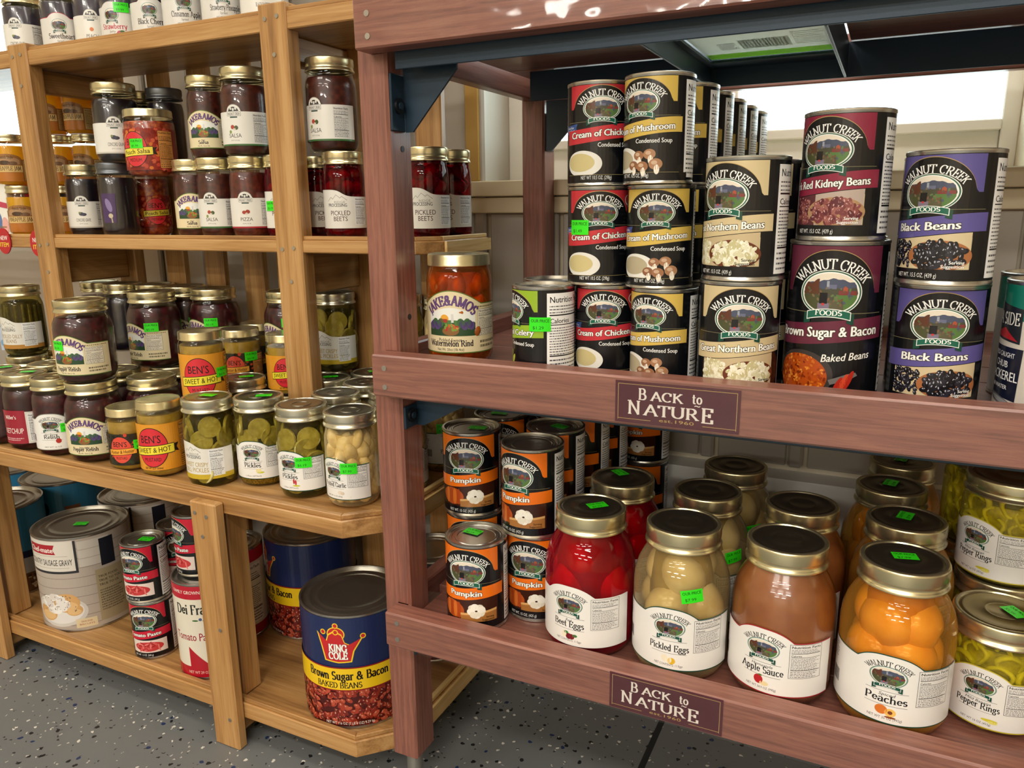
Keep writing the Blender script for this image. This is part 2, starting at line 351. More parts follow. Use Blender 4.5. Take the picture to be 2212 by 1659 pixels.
# ------------------------------------------------------------------ flat printed art, later wrapped on a cylinder
STEP = 5e-5
class Art:
    def __init__(s, flat=False): s.v = []; s.f = []; s.c = []; s.k = 0; s.flat = flat
    def _add(s, vs, fs, col, ly):
        b = len(s.v); s.v += [(x, y, ly*STEP) for x, y in vs]; s.f += [tuple(b+i for i in f) for f in fs]
        s.c += [lin(col)]*len(fs)
    def area(s, u0, u1, lo, hi, col, ly, n=None):
        L = lo if callable(lo) else (lambda u: lo); H = hi if callable(hi) else (lambda u: hi)
        n = max(n or 1, int(abs(u1-u0)/.0020)+1) if not s.flat and ly > .4 else (n or max(1, int(abs(u1-u0)/.003)+1))
        vs, fs = [], []
        for i in range(n+1):
            u = u0+(u1-u0)*i/n; a, b = L(u), H(u)
            if b < a: b = a
            vs += [(u, a), (u, b)]
        for i in range(n):
            if vs[2*i+1][1]-vs[2*i][1] > 1e-7 or vs[2*i+3][1]-vs[2*i+2][1] > 1e-7: fs.append((2*i, 2*i+2, 2*i+3, 2*i+1))
        s._add(vs, fs, col, ly)
    def rect(s, u0, v0, u1, v1, col, ly): s.area(u0, u1, v0, v1, col, ly)
    def tri(s, p, q, r, col, ly):
        ed = sorted(((abs(p[0]-q[0]), p, q, r), (abs(q[0]-r[0]), q, r, p), (abs(r[0]-p[0]), r, p, q)), key=lambda t: -t[0])[0]
        if ed[0] < (.0024 if not s.flat else 1): s._add([p, q, r], [(0, 1, 2)], col, ly); return
        _, a, b, c = ed; m = ((a[0]+b[0])/2, (a[1]+b[1])/2); s.tri(a, m, c, col, ly); s.tri(m, b, c, col, ly)
    def poly(s, pts, col, ly):
        for t in tessellate_polygon([[Vector((x, y, 0)) for x, y in pts]]): s.tri(*[pts[i] for i in t], col, ly)
    def ell(s, cu, cv, ru, rv, col, ly, n=20, rot=0, half=None):
        c, t = math.cos(rot), math.sin(rot)
        if rot == 0 and ru > .0012 and not s.flat:
            f = lambda u: rv*math.sqrt(max(0, 1-((u-cu)/ru)**2))
            N = max(8, int(2*ru/.0017)+1); us = [cu-ru*math.cos(PI*i/N) for i in range(N+1)]
            vs, fs = [], []
            for u in us: vs += [(u, cv-f(u)), (u, cv+f(u))]
            for i in range(N): fs.append((2*i, 2*i+2, 2*i+3, 2*i+1))
            s._add(vs, fs, col, ly); return
        pts = []
        for i in range(n):
            a = 2*PI*i/n; x, y = ru*math.cos(a), rv*math.sin(a); pts.append((cu+x*c-y*t, cv+x*t+y*c))
        if max(ru, rv) < .0016 or s.flat: s._add(pts, [tuple(range(n))], col, ly)
        else:
            for i in range(n): s.tri((cu, cv), pts[i], pts[(i+1) % n], col, ly)
    def dots(s, u0, v0, u1, v1, n, r, cols, ly, inside=None, asp=.62, seed=3, hl=None):
        rg = random.Random(seed); k = 0; tries = 0
        while k < n and tries < n*8:
            tries += 1
            u, v = rg.uniform(u0, u1), rg.uniform(v0, v1)
            if inside and not inside(u, v): continue
            q = r*rg.uniform(.8, 1.2); a = rg.uniform(0, PI)
            s.ell(u, v, q, q*asp, rg.choice(cols), ly+k*.03, n=9, rot=a)
            if hl: s.ell(u-q*.2, v+q*.25, q*.35, q*.15, hl, ly+k*.03+.015, n=6, rot=a)
            k += 1
    def text(s, t, cu, cv, h, col, ly, serif=False, bold=None, fit=None, arch=None, skew=0, slope=0, align='c', outline=None, ow=.03):
        if outline:
            s.text(t, cu, cv, h, outline, ly, serif, (bold or (1 if serif else 0))+(.55 if serif else max(.05, ow)), fit, arch, skew, slope, align)
            ly += 1
        vs, fs, wd = serif_text(t, bold or 1.0) if serif else sans_text(t, bold or 0.0)
        base = serif_text(t, 1.0)[2] if serif else sans_text(t, 0.0)[2]
        sx = h; 
        if fit: sx = fit/max(base, 1e-6)
        W = wd*sx; off = {'c': -W/2, 'l': 0, 'r': -W}[align]
        out = []
        for x, y in vs:
            X = x*sx+off; Y = y*h; X += Y*skew
            if arch:      # (radius_u, radius_v): letters along an ellipse about (cu,cv)
                ru, rv = arch; a = X/ru
                out.append((cu+(ru+Y)*math.sin(a), cv+(rv+Y)*math.cos(a)))
            else: out.append((cu+X, cv+Y+X*slope))
        if s.flat: s._add(out, fs, col, ly); return
        small = []
        for f in fs:
            us = [out[i][0] for i in f]
            if max(us)-min(us) < .0024: small.append(f)
            else:
                for k in range(1, len(f)-1): s.tri(out[f[0]], out[f[k]], out[f[k+1]], col, ly)
        s._add(out, small, col, ly)
    def lines(s, u0, v0, u1, v1, n, col, ly, fill=.55, seed=1, ragged=.25):
        rg = random.Random(seed); dv = (v1-v0)/n
        for i in range(n):
            y = v1-(i+1)*dv; x = u0; end = u1-(u1-u0)*ragged*rg.random()
            while x < end:
                wd = rg.uniform(.0008, .0034); s._add([(x, y+dv*.2), (min(x+wd, end), y+dv*.2), (min(x+wd, end), y+dv*(.2+fill)), (x, y+dv*(.2+fill))], [(0, 1, 2, 3)], col, ly); x += wd+.0007
    def nutrition(s, u0, v0, u1, v1, ly, bg='f4f4f2', fg='1c1c1e', border=None, seed=1, two=False):
        s.rect(u0, v0, u1, v1, bg, ly); H = v1-v0; W = u1-u0
        if border:
            b = .0004
            for q in ((u0, v0, u1, v0+b), (u0, v1-b, u1, v1), (u0, v0, u0+b, v1), (u1-b, v0, u1, v1)): s.rect(*q, border, ly+1)
        m = W*.05; th = min(H*.075, W*.125)
        s.text('Nutrition Facts', u0+m, v1-th*1.5, th, fg, ly+1, bold=.02, fit=W*.9, align='l')
        s.lines(u0+m, v1-H*.245, u1-m, v1-H*.135, 3, '5a5a5c' if fg == '1c1c1e' else fg, ly+1, .34, seed)
        s.rect(u0+m, v1-H*.27, u1-m, v1-H*.255, fg, ly+1)
        s.text('Calories', u0+m, v1-H*.36, th*.8, fg, ly+1, bold=.02, align='l')
        s.rect(u0+m, v1-H*.385, u1-m, v1-H*.375, fg, ly+1)
        s.lines(u0+m, v0+H*.25, u1-m, v1-H*.40, 11, '58585a' if fg == '1c1c1e' else fg, ly+1, .36, seed+1)
        s.rect(u0+m, v0+H*.235, u1-m, v0+H*.25, fg, ly+1)
        s.lines(u0+m, v0+H*.03, u1-m, v0+H*.22, 4, '58585a' if fg == '1c1c1e' else fg, ly+1, .36, seed+2)
    def mesh(s, name, R=None, z0=0.0, rad=None, plane=None):
        vs = []
        for u, v, o in s.v:
            if R is None: vs.append((u, -o, v+z0))          # flat, facing -y
            else:
                r = (rad(v) if rad else R)+.0004+o; a = -PI/2+u/R; vs.append((r*math.cos(a), r*math.sin(a), v+z0))
        me = bpy.data.meshes.new(name); me.from_pydata(vs, [], s.f)
        ca = me.color_attributes.new('Col', 'FLOAT_COLOR', 'CORNER'); buf = []
        for f, c in zip(s.f, s.c): buf += [c[0], c[1], c[2], 1.0]*len(f)
        ca.data.foreach_set('color', buf)
        for p in me.polygons: p.use_smooth = False
        me.materials.append(MATS['label_print']); return me
# ------------------------------------------------------------------ the oval farm picture and ribbon used on many labels
def oval_logo(a, cu, cv, ru, rv, ly, dark=True, txt='FOODS'):
    if dark:
        a.ell(cu, cv, ru*1.16, rv*1.16, 'e9efe4', ly); a.ell(cu, cv, ru*1.12, rv*1.12, '2c5c4a', ly+1)
    else:
        a.ell(cu, cv, ru*1.16, rv*1.16, '56776c', ly); a.ell(cu, cv, ru*1.12, rv*1.12, '8fa79d', ly+1)
    a.ell(cu, cv, ru*1.06, rv*1.06, 'f2f4ee', ly+2)
    E = lambda u: rv*math.sqrt(max(0, 1-((u-cu)/ru)**2))
    def sh(u0, u1, lo, hi, col, l):
        a.area(cu+u0*ru, cu+u1*ru, lambda u: max(cv-E(u), cv+lo(((u-cu)/ru))*rv), lambda u: min(cv+E(u), cv+hi(((u-cu)/ru))*rv), col, l, n=14)
    k = ly+3
    sh(-1, 1, lambda t: -2, lambda t: 2, 'e6dcca', k)
    sh(-1, 1, lambda t: -2, lambda t: .62+.10*math.sin(4*t+1)+.03*math.sin(17*t), '4a5268', k+1)
    sh(-1, 1, lambda t: -2, lambda t: .22+.06*math.sin(9*t), '4a4a3a', k+2)
    sh(-.98, -.40, lambda t: -.1, lambda t: .58+.12*math.sin(11*t), '5e3626', k+3)
    sh(-.98, -.25, lambda t: -2, lambda t: .02+.05*math.sin(20*t), '4a4e30', k+3)
    sh(.15, .97, lambda t: -2, lambda t: -.08, '54783f', k+3); sh(-.2, .5, lambda t: -2, lambda t: -.35-.3*t, '5a5640', k+3.5)
    sh(.3, .95, lambda t: -.10, lambda t: .12, '7e3a38', k+4); sh(.45, .62, lambda t: .1, lambda t: .36-1.2*abs(t-.53), 'a8523a', k+5)
    sh(-.12, .22, lambda t: .2, lambda t: .42, '686c86', k+4); sh(-.13, -.04, lambda t: .3, lambda t: .60, '9aa0ac', k+5)
    a.dots(cu-ru*.85, cv-rv*.75, cu+ru*.85, cv+rv*.25, 44, ru*.06, ('6a5038', '56623c', '7a6a50', '4a4a40', '7a5a44', '5e7446', '50566a'), k+5.1, inside=lambda u, v: ((u-cu)/ru)**2+((v-cv)/rv)**2 < .78, seed=6)
    sh(-.42, .0, lambda t: -2, lambda t: -.52, '7c7286', k+7.3)
    sh(-.36, -.08, lambda t: -.55, lambda t: .0, '131318', k+7.6); sh(-.27, -.18, lambda t: -.64, lambda t: -.52, 'c83a34', k+7.9)
    k += 2
    # ribbon
    rb = lambda t: -.06*rv*math.cos((t-cu)/ru*1.4)*3
    y = cv-rv*1.12; h = rv*.34
    rg = '17624f' if dark else '1c5246'
    a.poly([(cu-ru*.92, y-h*1.5), (cu-ru*.66, y-h*1.2), (cu-ru*.66, y+h*.35), (cu-ru*.92, y+h*.2)], '0f4638', k+6)
    a.poly([(cu+ru*.92, y-h*1.5), (cu+ru*.66, y-h*1.2), (cu+ru*.66, y+h*.35), (cu+ru*.92, y+h*.2)], '0f4638', k+6)
    arc = lambda u: y+h*.5*(1-((u-cu)/(ru*.8))**2)
    a.area(cu-ru*.8, cu+ru*.8, lambda u: arc(u)-h*.85, lambda u: arc(u)+h*.45, 'f0f4ee', k+7, n=8)
    a.area(cu-ru*.77, cu+ru*.77, lambda u: arc(u)-h*.72, lambda u: arc(u)+h*.33, rg, k+8, n=8)
    a.text(txt, cu, y-h*.05, h*.72, 'f4f6f0', k+9, serif=True, bold=1.3, fit=ru*.95)
    return k+10
def wc_can(name, col, R, H, kind, txtcol='f8f8f4', size=None, netwt='NET WT. 15 OZ. (425 g)', tag2=None, badge=False, words=None):
    a = Art(); C = 2*PI*R; ax = R/.038; hh = H/.113
    a.area(-C/2, C/2, .0045*hh, H-.004, '0a0c11', 0, n=56)
    A = lambda v: v*H
    soup = kind.startswith('Cream'); pst = kind == 'paste'
    cy = .735 if soup else .69; B0 = .505 if soup else .44
    cu, cv, ru, rv = 0, A(cy), (.0190 if soup else .0208)*ax, A(.100 if soup else .120)
    U = .041*ax
    def arch(u): return A(cy-.02)+A(.945-cy+.02)*math.sqrt(max(0, 1-(u/(.0355*ax))**2))
    a.area(-U, U, lambda u: max(A(cy), arch(u)), H-.0045, col, 1, n=30)
    a.area(-.0350*ax, .0350*ax, lambda u: arch(u), lambda u: arch(u)+.0006, 'b79a62', 2, n=30)
    a.text('WALNUT CREEK', cu, cv-.002, A(.058), 'f6f6f2', 2, serif=True, bold=1.1, fit=.060*ax, arch=(ru*1.26+.0012, rv*1.26+.0012))
    a.rect(-U-.004, A(cy-.125), U+.004, A(cy-.121), '7a7456', 1)
    oval_logo(a, cu, cv, ru, rv, 3)
    # swoosh band
    B = .048*ax
    mid = lambda u: A(B0)-.0024+.11*(u+B)*.55*ax*.9+.0016*math.sin(u/B*2.2)
    bh = A(.068) if not size else size
    a.area(-B, B, lambda u: mid(u)-bh, lambda u: mid(u)+bh, col, 4, n=30)
    t, fit = words or (kind, .05)
    a.text(t, -.002*ax, mid(0)-bh*.42, bh*.95, txtcol, 5, bold=.045, fit=fit*ax, slope=.055, outline='3a3428' if col != 'e0701c' else 'a44a10', ow=.035)
    P0, P1 = A(.125), lambda u: mid(u)-bh-.0006
    if kind in ('Cream of Chicken', 'Cream of Mushroom', 'Cream of Celery'):
        a.text('Condensed Soup', .016*ax, mid(.01)-bh-.0075, .0044, 'f4f4f0', 2, bold=.02, fit=.036)
        if kind != 'Cream of Celery':
            a.ell(-.020, A(.215), .021, A(.125), 'e6e4dc', 2); a.ell(-.023, A(.225), .0165, A(.088), 'cfc08a' if 'Chick' in kind else 'b5a98c', 3)
            a.rect(-.046, A(.03), .05, A(.105), '0a0c11', 4); a.rect(-.04, A(.104), .04, A(.108), '8d8056', 5)
        else:
            for i in range(7): a.ell(-.028+.004*i, A(.17)+.002*(i % 3), .0035, .012, ('b9c24a', 'd4d68a', '8fa03a')[i % 3], 2, rot=.5-i*.2)
        if 'Mush' in kind:
            for i, (x, y, r) in enumerate(((.0, .26, .0055), (.011, .27, .006), (-.006, .17, .0055), (.004, .16, .006), (.017, .18, .0065))):
                a.ell(x+.001, A(y)-.005, r*.4, r*.7, 'efe6d6', 5+i*.2); a.ell(x, A(y), r, r*.8, ('9a6a4a', 'a87a58', '8a5c40')[i % 3], 5.1+i*.2); a.ell(x-r*.2, A(y)+r*.2, r*.45, r*.3, 'c8a88c', 5.15+i*.2, n=10)
        if badge: a.ell(.034, A(.86), .0055, .0055, 'e8e4da', 5); a.ell(.034, A(.86), .0045, .0045, 'b03038' if 'Chick' in kind else '6a5a20', 6)
        a.poly([(-.05, A(.50)), (-.026, A(.52)), (-.028, A(.555)), (-.026, A(.60)), (-.05, A(.58))], '33508c', 2)
        a.text('Good for', -.038, A(.555), .0024, 'e8ecf4', 3, bold=.01, fit=.013); a.text('Cooking!', -.038, A(.527), .0024, 'e8ecf4', 3, fit=.014)
    elif kind == 'Pumpkin':
        a.area(-.038, .04, P0, P1, '3a1c12', 1); a.ell(-.02, A(.24), .017, A(.10), 'b5501c', 2)
        for i in range(4): a.ell(-.028+.006*i, A(.24), .003, A(.095), ('d0702a', 'a84418')[i % 2], 3)
        a.area(-.008, .038, P0, lambda u: A(.20)+.12*(u+.008), 'a87038', 4); a.area(-.008, .038, lambda u: A(.19)+.12*(u+.008), lambda u: A(.215)+.12*(u+.008), 'd8a868', 5)
        for i in range(9): a.ell(.012+.0065*math.cos(i*2.4), A(.25)+.0055*math.sin(i*2.4), .005, .0045, ('f6f2e6', 'e8e2d0')[i % 2], 6+i*.05, n=10)
        a.text('Serving', .029, A(.165), .0026, '2a1a0c', 6, bold=.02); a.text('Suggestion.', .027, A(.135), .0026, '2a1a0c', 6, bold=.02)
    elif kind == 'bbeans':      # baked beans in a pan
        a.ell(-.022, A(.17), .030, A(.155), '3a3432', 1); a.ell(-.024, A(.16), .027, A(.14), 'b04a12', 2)
        a.dots(-.05, A(.04), .004, A(.30), 190, .0017, ('c86a1c', 'e08a30', '9a3a0e', 'b85014', '7c2a0a'), 3, inside=lambda u, v: ((u+.024)/.026)**2+((v-A(.16))/A(.135))**2 < 1)
        a.poly([(.006, A(.12)), (.024, A(.16)), (.03, A(.18)), (.028, A(.2)), (.02, A(.19)), (.004, A(.15))], '6e6a68', 2)
        for i in range(3): a.ell(.012+.005*i, A(.11)+.003*i, .0025, .010, ('b02a1c', 'd04a2c')[i % 2], 4, rot=-.4)
        a.text('Baked Beans', .018, A(.275), .0075, 'f6f4ec', 3, bold=.02, fit=.044, skew=.15, slope=.1)
        a.rect(-.06, .004, .06, A(.035), '0a0c11', 9)
    elif kind == 'paste':
        a.rect(-.026, A(.12), .034, A(.34), 'e4d4cc', 1); a.ell(.004, A(.225), .024, A(.085), 'c43a3c', 2)
        a.dots(-.014, A(.17), .024, A(.28), 22, .005, ('d85858', 'a82428', 'e07a74'), 3, asp=.25)
    else:
        bg2, bowl, beans, hl = {'Great Northern Beans': ('c8b48e', '6a3420', ('e6e2c4', 'd8d2ac', 'f0eed8', 'c8c090'), 'fbfaf0'), 'Dark Red Kidney Beans': ('b9a79c', 'b08a62', ('8a4a48', '74343a', '9c5e58', '5e2630'), 'd8b0aa'), 'Black Beans': ('d2c09a', 'a86a40', ('1c1c24', '121218', '2a2a34'), 'b8b8c4')}[kind]
        a.area(-.036, .036, P0, P1, bg2, 1); a.rect(.0355, P0, .0362, A(.36), 'c8b890', 2)
        if kind[0] == 'D': a.area(-.036, -.006, P0, P1, '5a2a30', 1.5)
        a.dots(-.035, P0+.002, -.012, A(.33), 80, .0027, beans, 2, hl=hl)
        a.ell(.012, A(.225), .0255, A(.115), bowl, 4.8)
        a.dots(-.012, P0, .036, A(.335), 110, .0036, beans, 5.6, inside=lambda u, v: ((u-.012)/.0215)**2+((v-A(.228))/A(.094))**2 < 1 and v < P1(u)-.002 and u < .034, hl=hl)
        a.rect(-.04, .006, .04, P0, '0a0c11', 9.2)
        a.text('Serving', .026, A(.165), .0030, 'f4f4f0' if kind[0] != 'G' else '2a2018', 9.5, bold=.03); a.text('Suggestion', .023, A(.135), .0030, 'f4f4f0' if kind[0] != 'G' else '2a2018', 9.5, bold=.03)
    a.text(netwt, -.006*ax, A(.062), .0038, 'e8e8e4', 10, bold=.01, fit=.036*ax)
    a.nutrition(.052*ax, A(.06), .052*ax+.056, A(.93), 2, seed=len(kind))
    a.text('Ingredients', -.07*ax, A(.8), .003, 'd8d8d4', 2); a.lines(-.09*ax, A(.3), -.055*ax, A(.78), 12, '9a9a98', 2, seed=4)
    return a.mesh(name, R)
def wc_jar(R, z0, h, title, script, pic, edge, net, fits=.05, nut=True):
    """white jar label with the oval logo and a bump over it"""
    a = Art(); hw = .0735 if R > .05 else .052; s = h/.07
    top = lambda u: h-.011*s+.011*s*max(0, 1-(abs(u)/(.030*s))**2.6)
    a.area(-hw, hw, -.0012, lambda u: top(u)+.0012, edge, 0, n=48); a.area(-hw, hw, 0, top, 'eeece8', 1, n=48)
    oval_logo(a, 0, h*.695, .0145*s, h*.130, 3, dark=False)
    a.text('WALNUT CREEK', 0, h*.695-.001, .0052*s, '2a2a2a', 2, serif=True, bold=1.05, fit=.044*s, arch=(.0200*s, h*.130*1.27))
    a.rect(-.019*s, h*.468, .019*s, h*.473, '3a3a3a', 2); a.rect(-.019*s, h*.262, .019*s, h*.267, '3a3a3a', 2)
    if script: a.text(script, 0, h*.405, .0034*s, '2c2c2c', 3, skew=.25, fit=len(script)*.0024*s)
    a.text(title, 0, h*.305, .0074*s, '1c1c1e', 2, serif=True, bold=1.12, fit=fits*.9*s)
    for (x, y, rx, ry, c) in pic: a.ell(x*s*.85, h*.165+y*s*.85, rx*s*.82, ry*s*.82, c, 3, n=14)
    a.text(net, 0, h*.050, .0027*s, '2c2c2c', 2, fit=.031*s)
    if nut:
        a.nutrition(.026*s, h*.30, .026*s+.034*s, h*.84, 2, bg='eceae6', border='3a3a3a', seed=len(title))
    a.lines(-hw+.004, h*.55, -hw+.016, h*.8, 6, '8a8a88', 2, seed=9)
    for i in range(12): a.rect(-hw+.006+i*.0011, h*.2, -hw+.0064+i*.0011+.0003*(i % 3), h*.4, '4a4a4a', 2)
    return a.mesh('label', R, z0)
def new_label(R, z0, h, title, pic, stripe, sub=None):
    """newer white label: boxed logo with a bump, produce, plain capitals, coloured stripe at the foot"""
    a = Art(); s = h/.06; hw = .066*R/.04
    top = lambda u: h-.010*s+(.010*s*math.sqrt(max(0, 1-(u/(.0115*s))**2)))
    a.area(-.012*s, .012*s, h-.010*s-.0005, lambda u: top(u)+.0008, '9a9a96', 0, n=16)
    a.area(-hw, hw, 0, top, 'e6e4dc', 1, n=60); a.rect(-hw, 0, hw, .0026, stripe, 2)
    a.area(-.0085*s, .0085*s, h-.0095*s, lambda u: h-.0095*s+.0065*s*math.sqrt(max(0, 1-(u/(.0086*s))**2)), '3a3a3c', 2, n=12)
    for i in range(3): a.ell((-.004+.004*i)*s, h-(.0055+.0015*(i % 2))*s, .0017*s, .0022*s, 'd8d6ce', 3, n=8)
    a.rect(-.0115*s, h-.0165*s, .0115*s, h-.0100*s, '3c3c40', 2); a.rect(-.0111*s, h-.0161*s, .0111*s, h-.0104*s, 'e6e4dc', 3)
    a.text('WALNUT CREEK', 0, h-.0152*s, .0038*s, '3a3a40', 4, bold=.02, fit=.0205*s)
    a.rect(-.006*s, h-.0192*s, .006*s, h-.0172*s, '2c4a44', 2)
    for (x, y, rx, ry, c) in pic: a.ell(x*s, h*.44+y*s, rx*s, ry*s, c, 3, n=14)
    a.text(title, 0, h*.20, .0062*s, '4a4844', 2, bold=.005, fit=min(.026, len(title)*.0042)*s)
    a.text(sub or 'NET WT 16 OZ (454g)', 0, h*.115, .0020*s, '6a6a66', 2, fit=.014*s)
    a.nutrition(.030*R/.04, .004, .030*R/.04+.024, h-.012*s, 2, bg='dedcd6', seed=len(title))
    return a.mesh('label', R, z0)
def jake(R, z0, h, lines, hw=.062):
    """cream label with arched purple name over a farm scene"""
    a = Art(); s = h/.06
    top = lambda u: h-.013*s+.013*s*math.cos(max(-1, min(1, u/(.032*s)))*PI/2)
    a.area(-hw, hw, -.0012, lambda u: top(u)+.0012, '5c7a34', 0, n=52); a.area(-hw, hw, 0, top, 'e6d8b0', 1, n=52)
    a.text('JAKE&AMOS', 0, h*.25, .0090*s, '6a4a86', 2, serif=True, bold=1.25, fit=.050*s, arch=(.030*s, h*.53), outline='33204a')
    b0, b1 = h*.27, h*.70
    w2 = .025*s
    g = lambda u: b1-.010*s-.004*s*(u/w2)**2
    a.area(-w2, w2, lambda u: g(u)-.001, lambda u: b1+.004*s*math.cos(u/w2*2.2)-.002*s, 'eef0ea', 2)
    a.area(-w2, w2, b0, g, '4e7a40', 3); a.area(-w2, w2, b0, lambda u: b0+(.010+.004*math.sin(u*500))*s, '2c4a30', 4)
    a.ell(-.006*s, b1-.009*s, .0045*s, .0045*s, 'e8a83a', 2.5); a.rect(-.011*s, b1-.0125*s, -.003*s, b1-.009*s, 'a83a30', 5); a.rect(.001*s, b1-.0125*s, .0035*s, b1-.004*s, 'd8d8d8', 5)
    for i in range(6): a.ell((-.021+.0022*i)*s, b0+.010*s+.0016*(i % 3)*s, .0034*s, .0042*s, ('5a4a7c', '4a3a6a', '3f6a3a')[i % 3], 5, n=10); a.ell((.021-.0022*i)*s, b0+.010*s+.0016*(i % 3)*s, .0034*s, .0042*s, ('5a4a7c', '4a3a6a', '3f6a3a')[i % 3], 5, n=10)
    a.ell(0, b0+.005*s, .0085*s, .0045*s, '8a6034', 6); a.dots(-.007*s, b0+.006*s, .007*s, b0+.011*s, 16, .0018*s, ('b8322c', 'd8a85a', '7a9a3c', 'c8602c'), 6.5)
    y = h*.175
    for i, (t, hh2, ft) in enumerate(lines): a.text(t, -.001*s, y, hh2*s, '20182a', 2, serif=hh2 > .004, bold=1.3 if hh2 > .004 else .01, fit=ft*s); y -= h*.075
    a.nutrition(.0275*s, h*.26, min(hw-.001, .0275*s+.026*s), h*.70, 2, bg='eee6d2', fg='22202a', border='6a6450', seed=3)
    a.lines(.0275*s, h*.72, hw-.003, h*.76, 1, '8a7a50', 2); a.lines(.03*s, h*.05, hw-.004, h*.2, 2, '7a7058', 2)
    return a.mesh('label', R, z0)
def bens(R, z0, h, words, bgcol, red='d8303a', band='f0de3a', fruit=None):
    a = Art(); C = 2*PI*R*.94; s = h/.058
    a.area(-C/2, C/2, 0, h, bgcol, 0, n=56)
    if fruit: a.dots(-C/2*.8, .001, C/2*.5, h-.001, 230, .0035*s, fruit, .5, asp=.85)
    a.ell(0, h*.5, .0195*s, h*.43, '2a1a16', 9); a.ell(0, h*.5, .0187*s, h*.415, red, 10)
    a.text(words[0], -.001*s, h*.60, h*.17, '2c1414', 11, bold=.01, fit=.025*s)
    bd = lambda u: h*.44+.06*u
    a.poly([(.02*s, bd(.02*s)-.003), (.032*s, bd(.03*s)-.006*s), (.029*s, bd(.03*s)), (.032*s, bd(.03*s)+.005*s), (.02*s, bd(.02*s)+.004*s)], '2a1a16', 10.5)
    a.area(-.0235*s, .0265*s, lambda u: bd(u)-h*.105, lambda u: bd(u)+h*.105, '2a1a16', 11, n=14); a.area(-.0229*s, .0259*s, lambda u: bd(u)-h*.09, lambda u: bd(u)+h*.09, band, 12, n=14)
    a.text(words[1], .001*s, bd(0)-h*.05, h*.115, '2a1e10', 13, bold=.012, fit=.042*s, slope=.06)
    a.text(words[2], 0, h*.20, h*.085, '2c1414', 11, fit=.02*s); a.text('NET WT (227 Grams)', 0, h*.03, .003*s, '3a2414', 11, fit=.022*s)
    a.nutrition(.034*s, .003, min(C/2-.001, .034*s+.026), h-.003, 10, bg='d08c48' if fruit else 'd89a3c', fg='33200e', border='33200e')
    return a.mesh('label', R, z0)
def ridge(R, z0, h, title, tcol, stripe):
    """white label with a sweeping top edge and a mountain line"""
    a = Art(); s = h/.06; hw = .066*R/.04
    top = lambda u: h-.011*s+.011*s/(1+math.exp((u-.006*s)/(.0045*s)))
    a.area(-hw, hw, 0, top, 'e4e2da', 1, n=56)
    if stripe: a.rect(-hw, 0, hw, h*.13, stripe, 2)
    pk = [(-.018, .70), (-.012, .80), (-.009, .75), (-.003, .86), (.003, .78), (.006, .82), (.014, .72)]
    for (x0, y0), (x1, y1) in zip(pk[:-1], pk[1:]): a.poly([(x0*s, y0*h), (x1*s, y1*h), (x1*s, y1*h+.0007*s), (x0*s, y0*h+.0007*s)], '6a6660', 2)
    a.text('RIDGE', .002*s, h*.655, .0034*s, '8a867e', 2, fit=.018*s); a.text('PROCESSING', -.002*s, h*.56, .0054*s, '24242a', 2, bold=.015, fit=.031*s)
    y = h*.34
    for t in title: a.text(t, .002*s, y, .0075*s, tcol, 2, bold=.006, fit=min(.044, len(t)*.0046)*s); y -= h*.15
    a.nutrition(.026*s, h*.08, .026*s+.022*s, h*.80, 3, bg='eef0f0', seed=2)
    return a.mesh('label', R, z0)
def sign_art():
    a = Art(True); W, H = .120, .042
    a.rect(-W/2, 0, W/2, H, '4e1f2a', 0)
    b = .0028; t = .0005
    for q in ((-W/2+b, H-b-t, W/2-b, H-b), (-W/2+b, b, -W/2+b+t, H-b), (W/2-b-t, b, W/2-b, H-b), (-W/2+b, b+.001, -.024, b+.001+t), (.026, b+.001, W/2-b, b+.001+t)): a.rect(*q, 'b89a5c', 1)
    a.text('B', -.0325, .0245, .0108, 'e6ddd4', 2, serif=True, bold=1.2); a.text('ACK', -.0085, .0245, .0086, 'e6ddd4', 2, serif=True, bold=1.2, fit=.031)
    a.text('to', .0205, .0255, .0095, 'e6ddd4', 2, serif=True, bold=1.1); a.text('~', .0205, .0205, .007, 'e6ddd4', 2, bold=.02)
    a.text('N', -.0405, .0095, .0130, 'e6ddd4', 2, serif=True, bold=1.15, fit=.0125); a.text('ATUR', -.0040, .0095, .0105, 'e6ddd4', 2, serif=True, bold=1.15, fit=.053); a.text('E', .0305, .0078, .0138, 'e6ddd4', 2, serif=True, bold=1.15, fit=.012)
    a.text('est.1960', .001, .0040, .0034, 'b89a5c', 2, serif=False, fit=.034)
    return a.mesh('shelf_sign_print', None)
def sticker_art(top='OUR PRICE', price='$7.99', flat=False):
    a = Art(flat); a.rect(-.0115, -.0075, .0115, .0075, '35e81e', 0)
    a.text(top, 0, .0022, .0034, '103a10', 1, bold=.01, fit=.0195); a.text(price, -.002, -.0052, .0034, '184a14', 1, fit=.012)
    return a
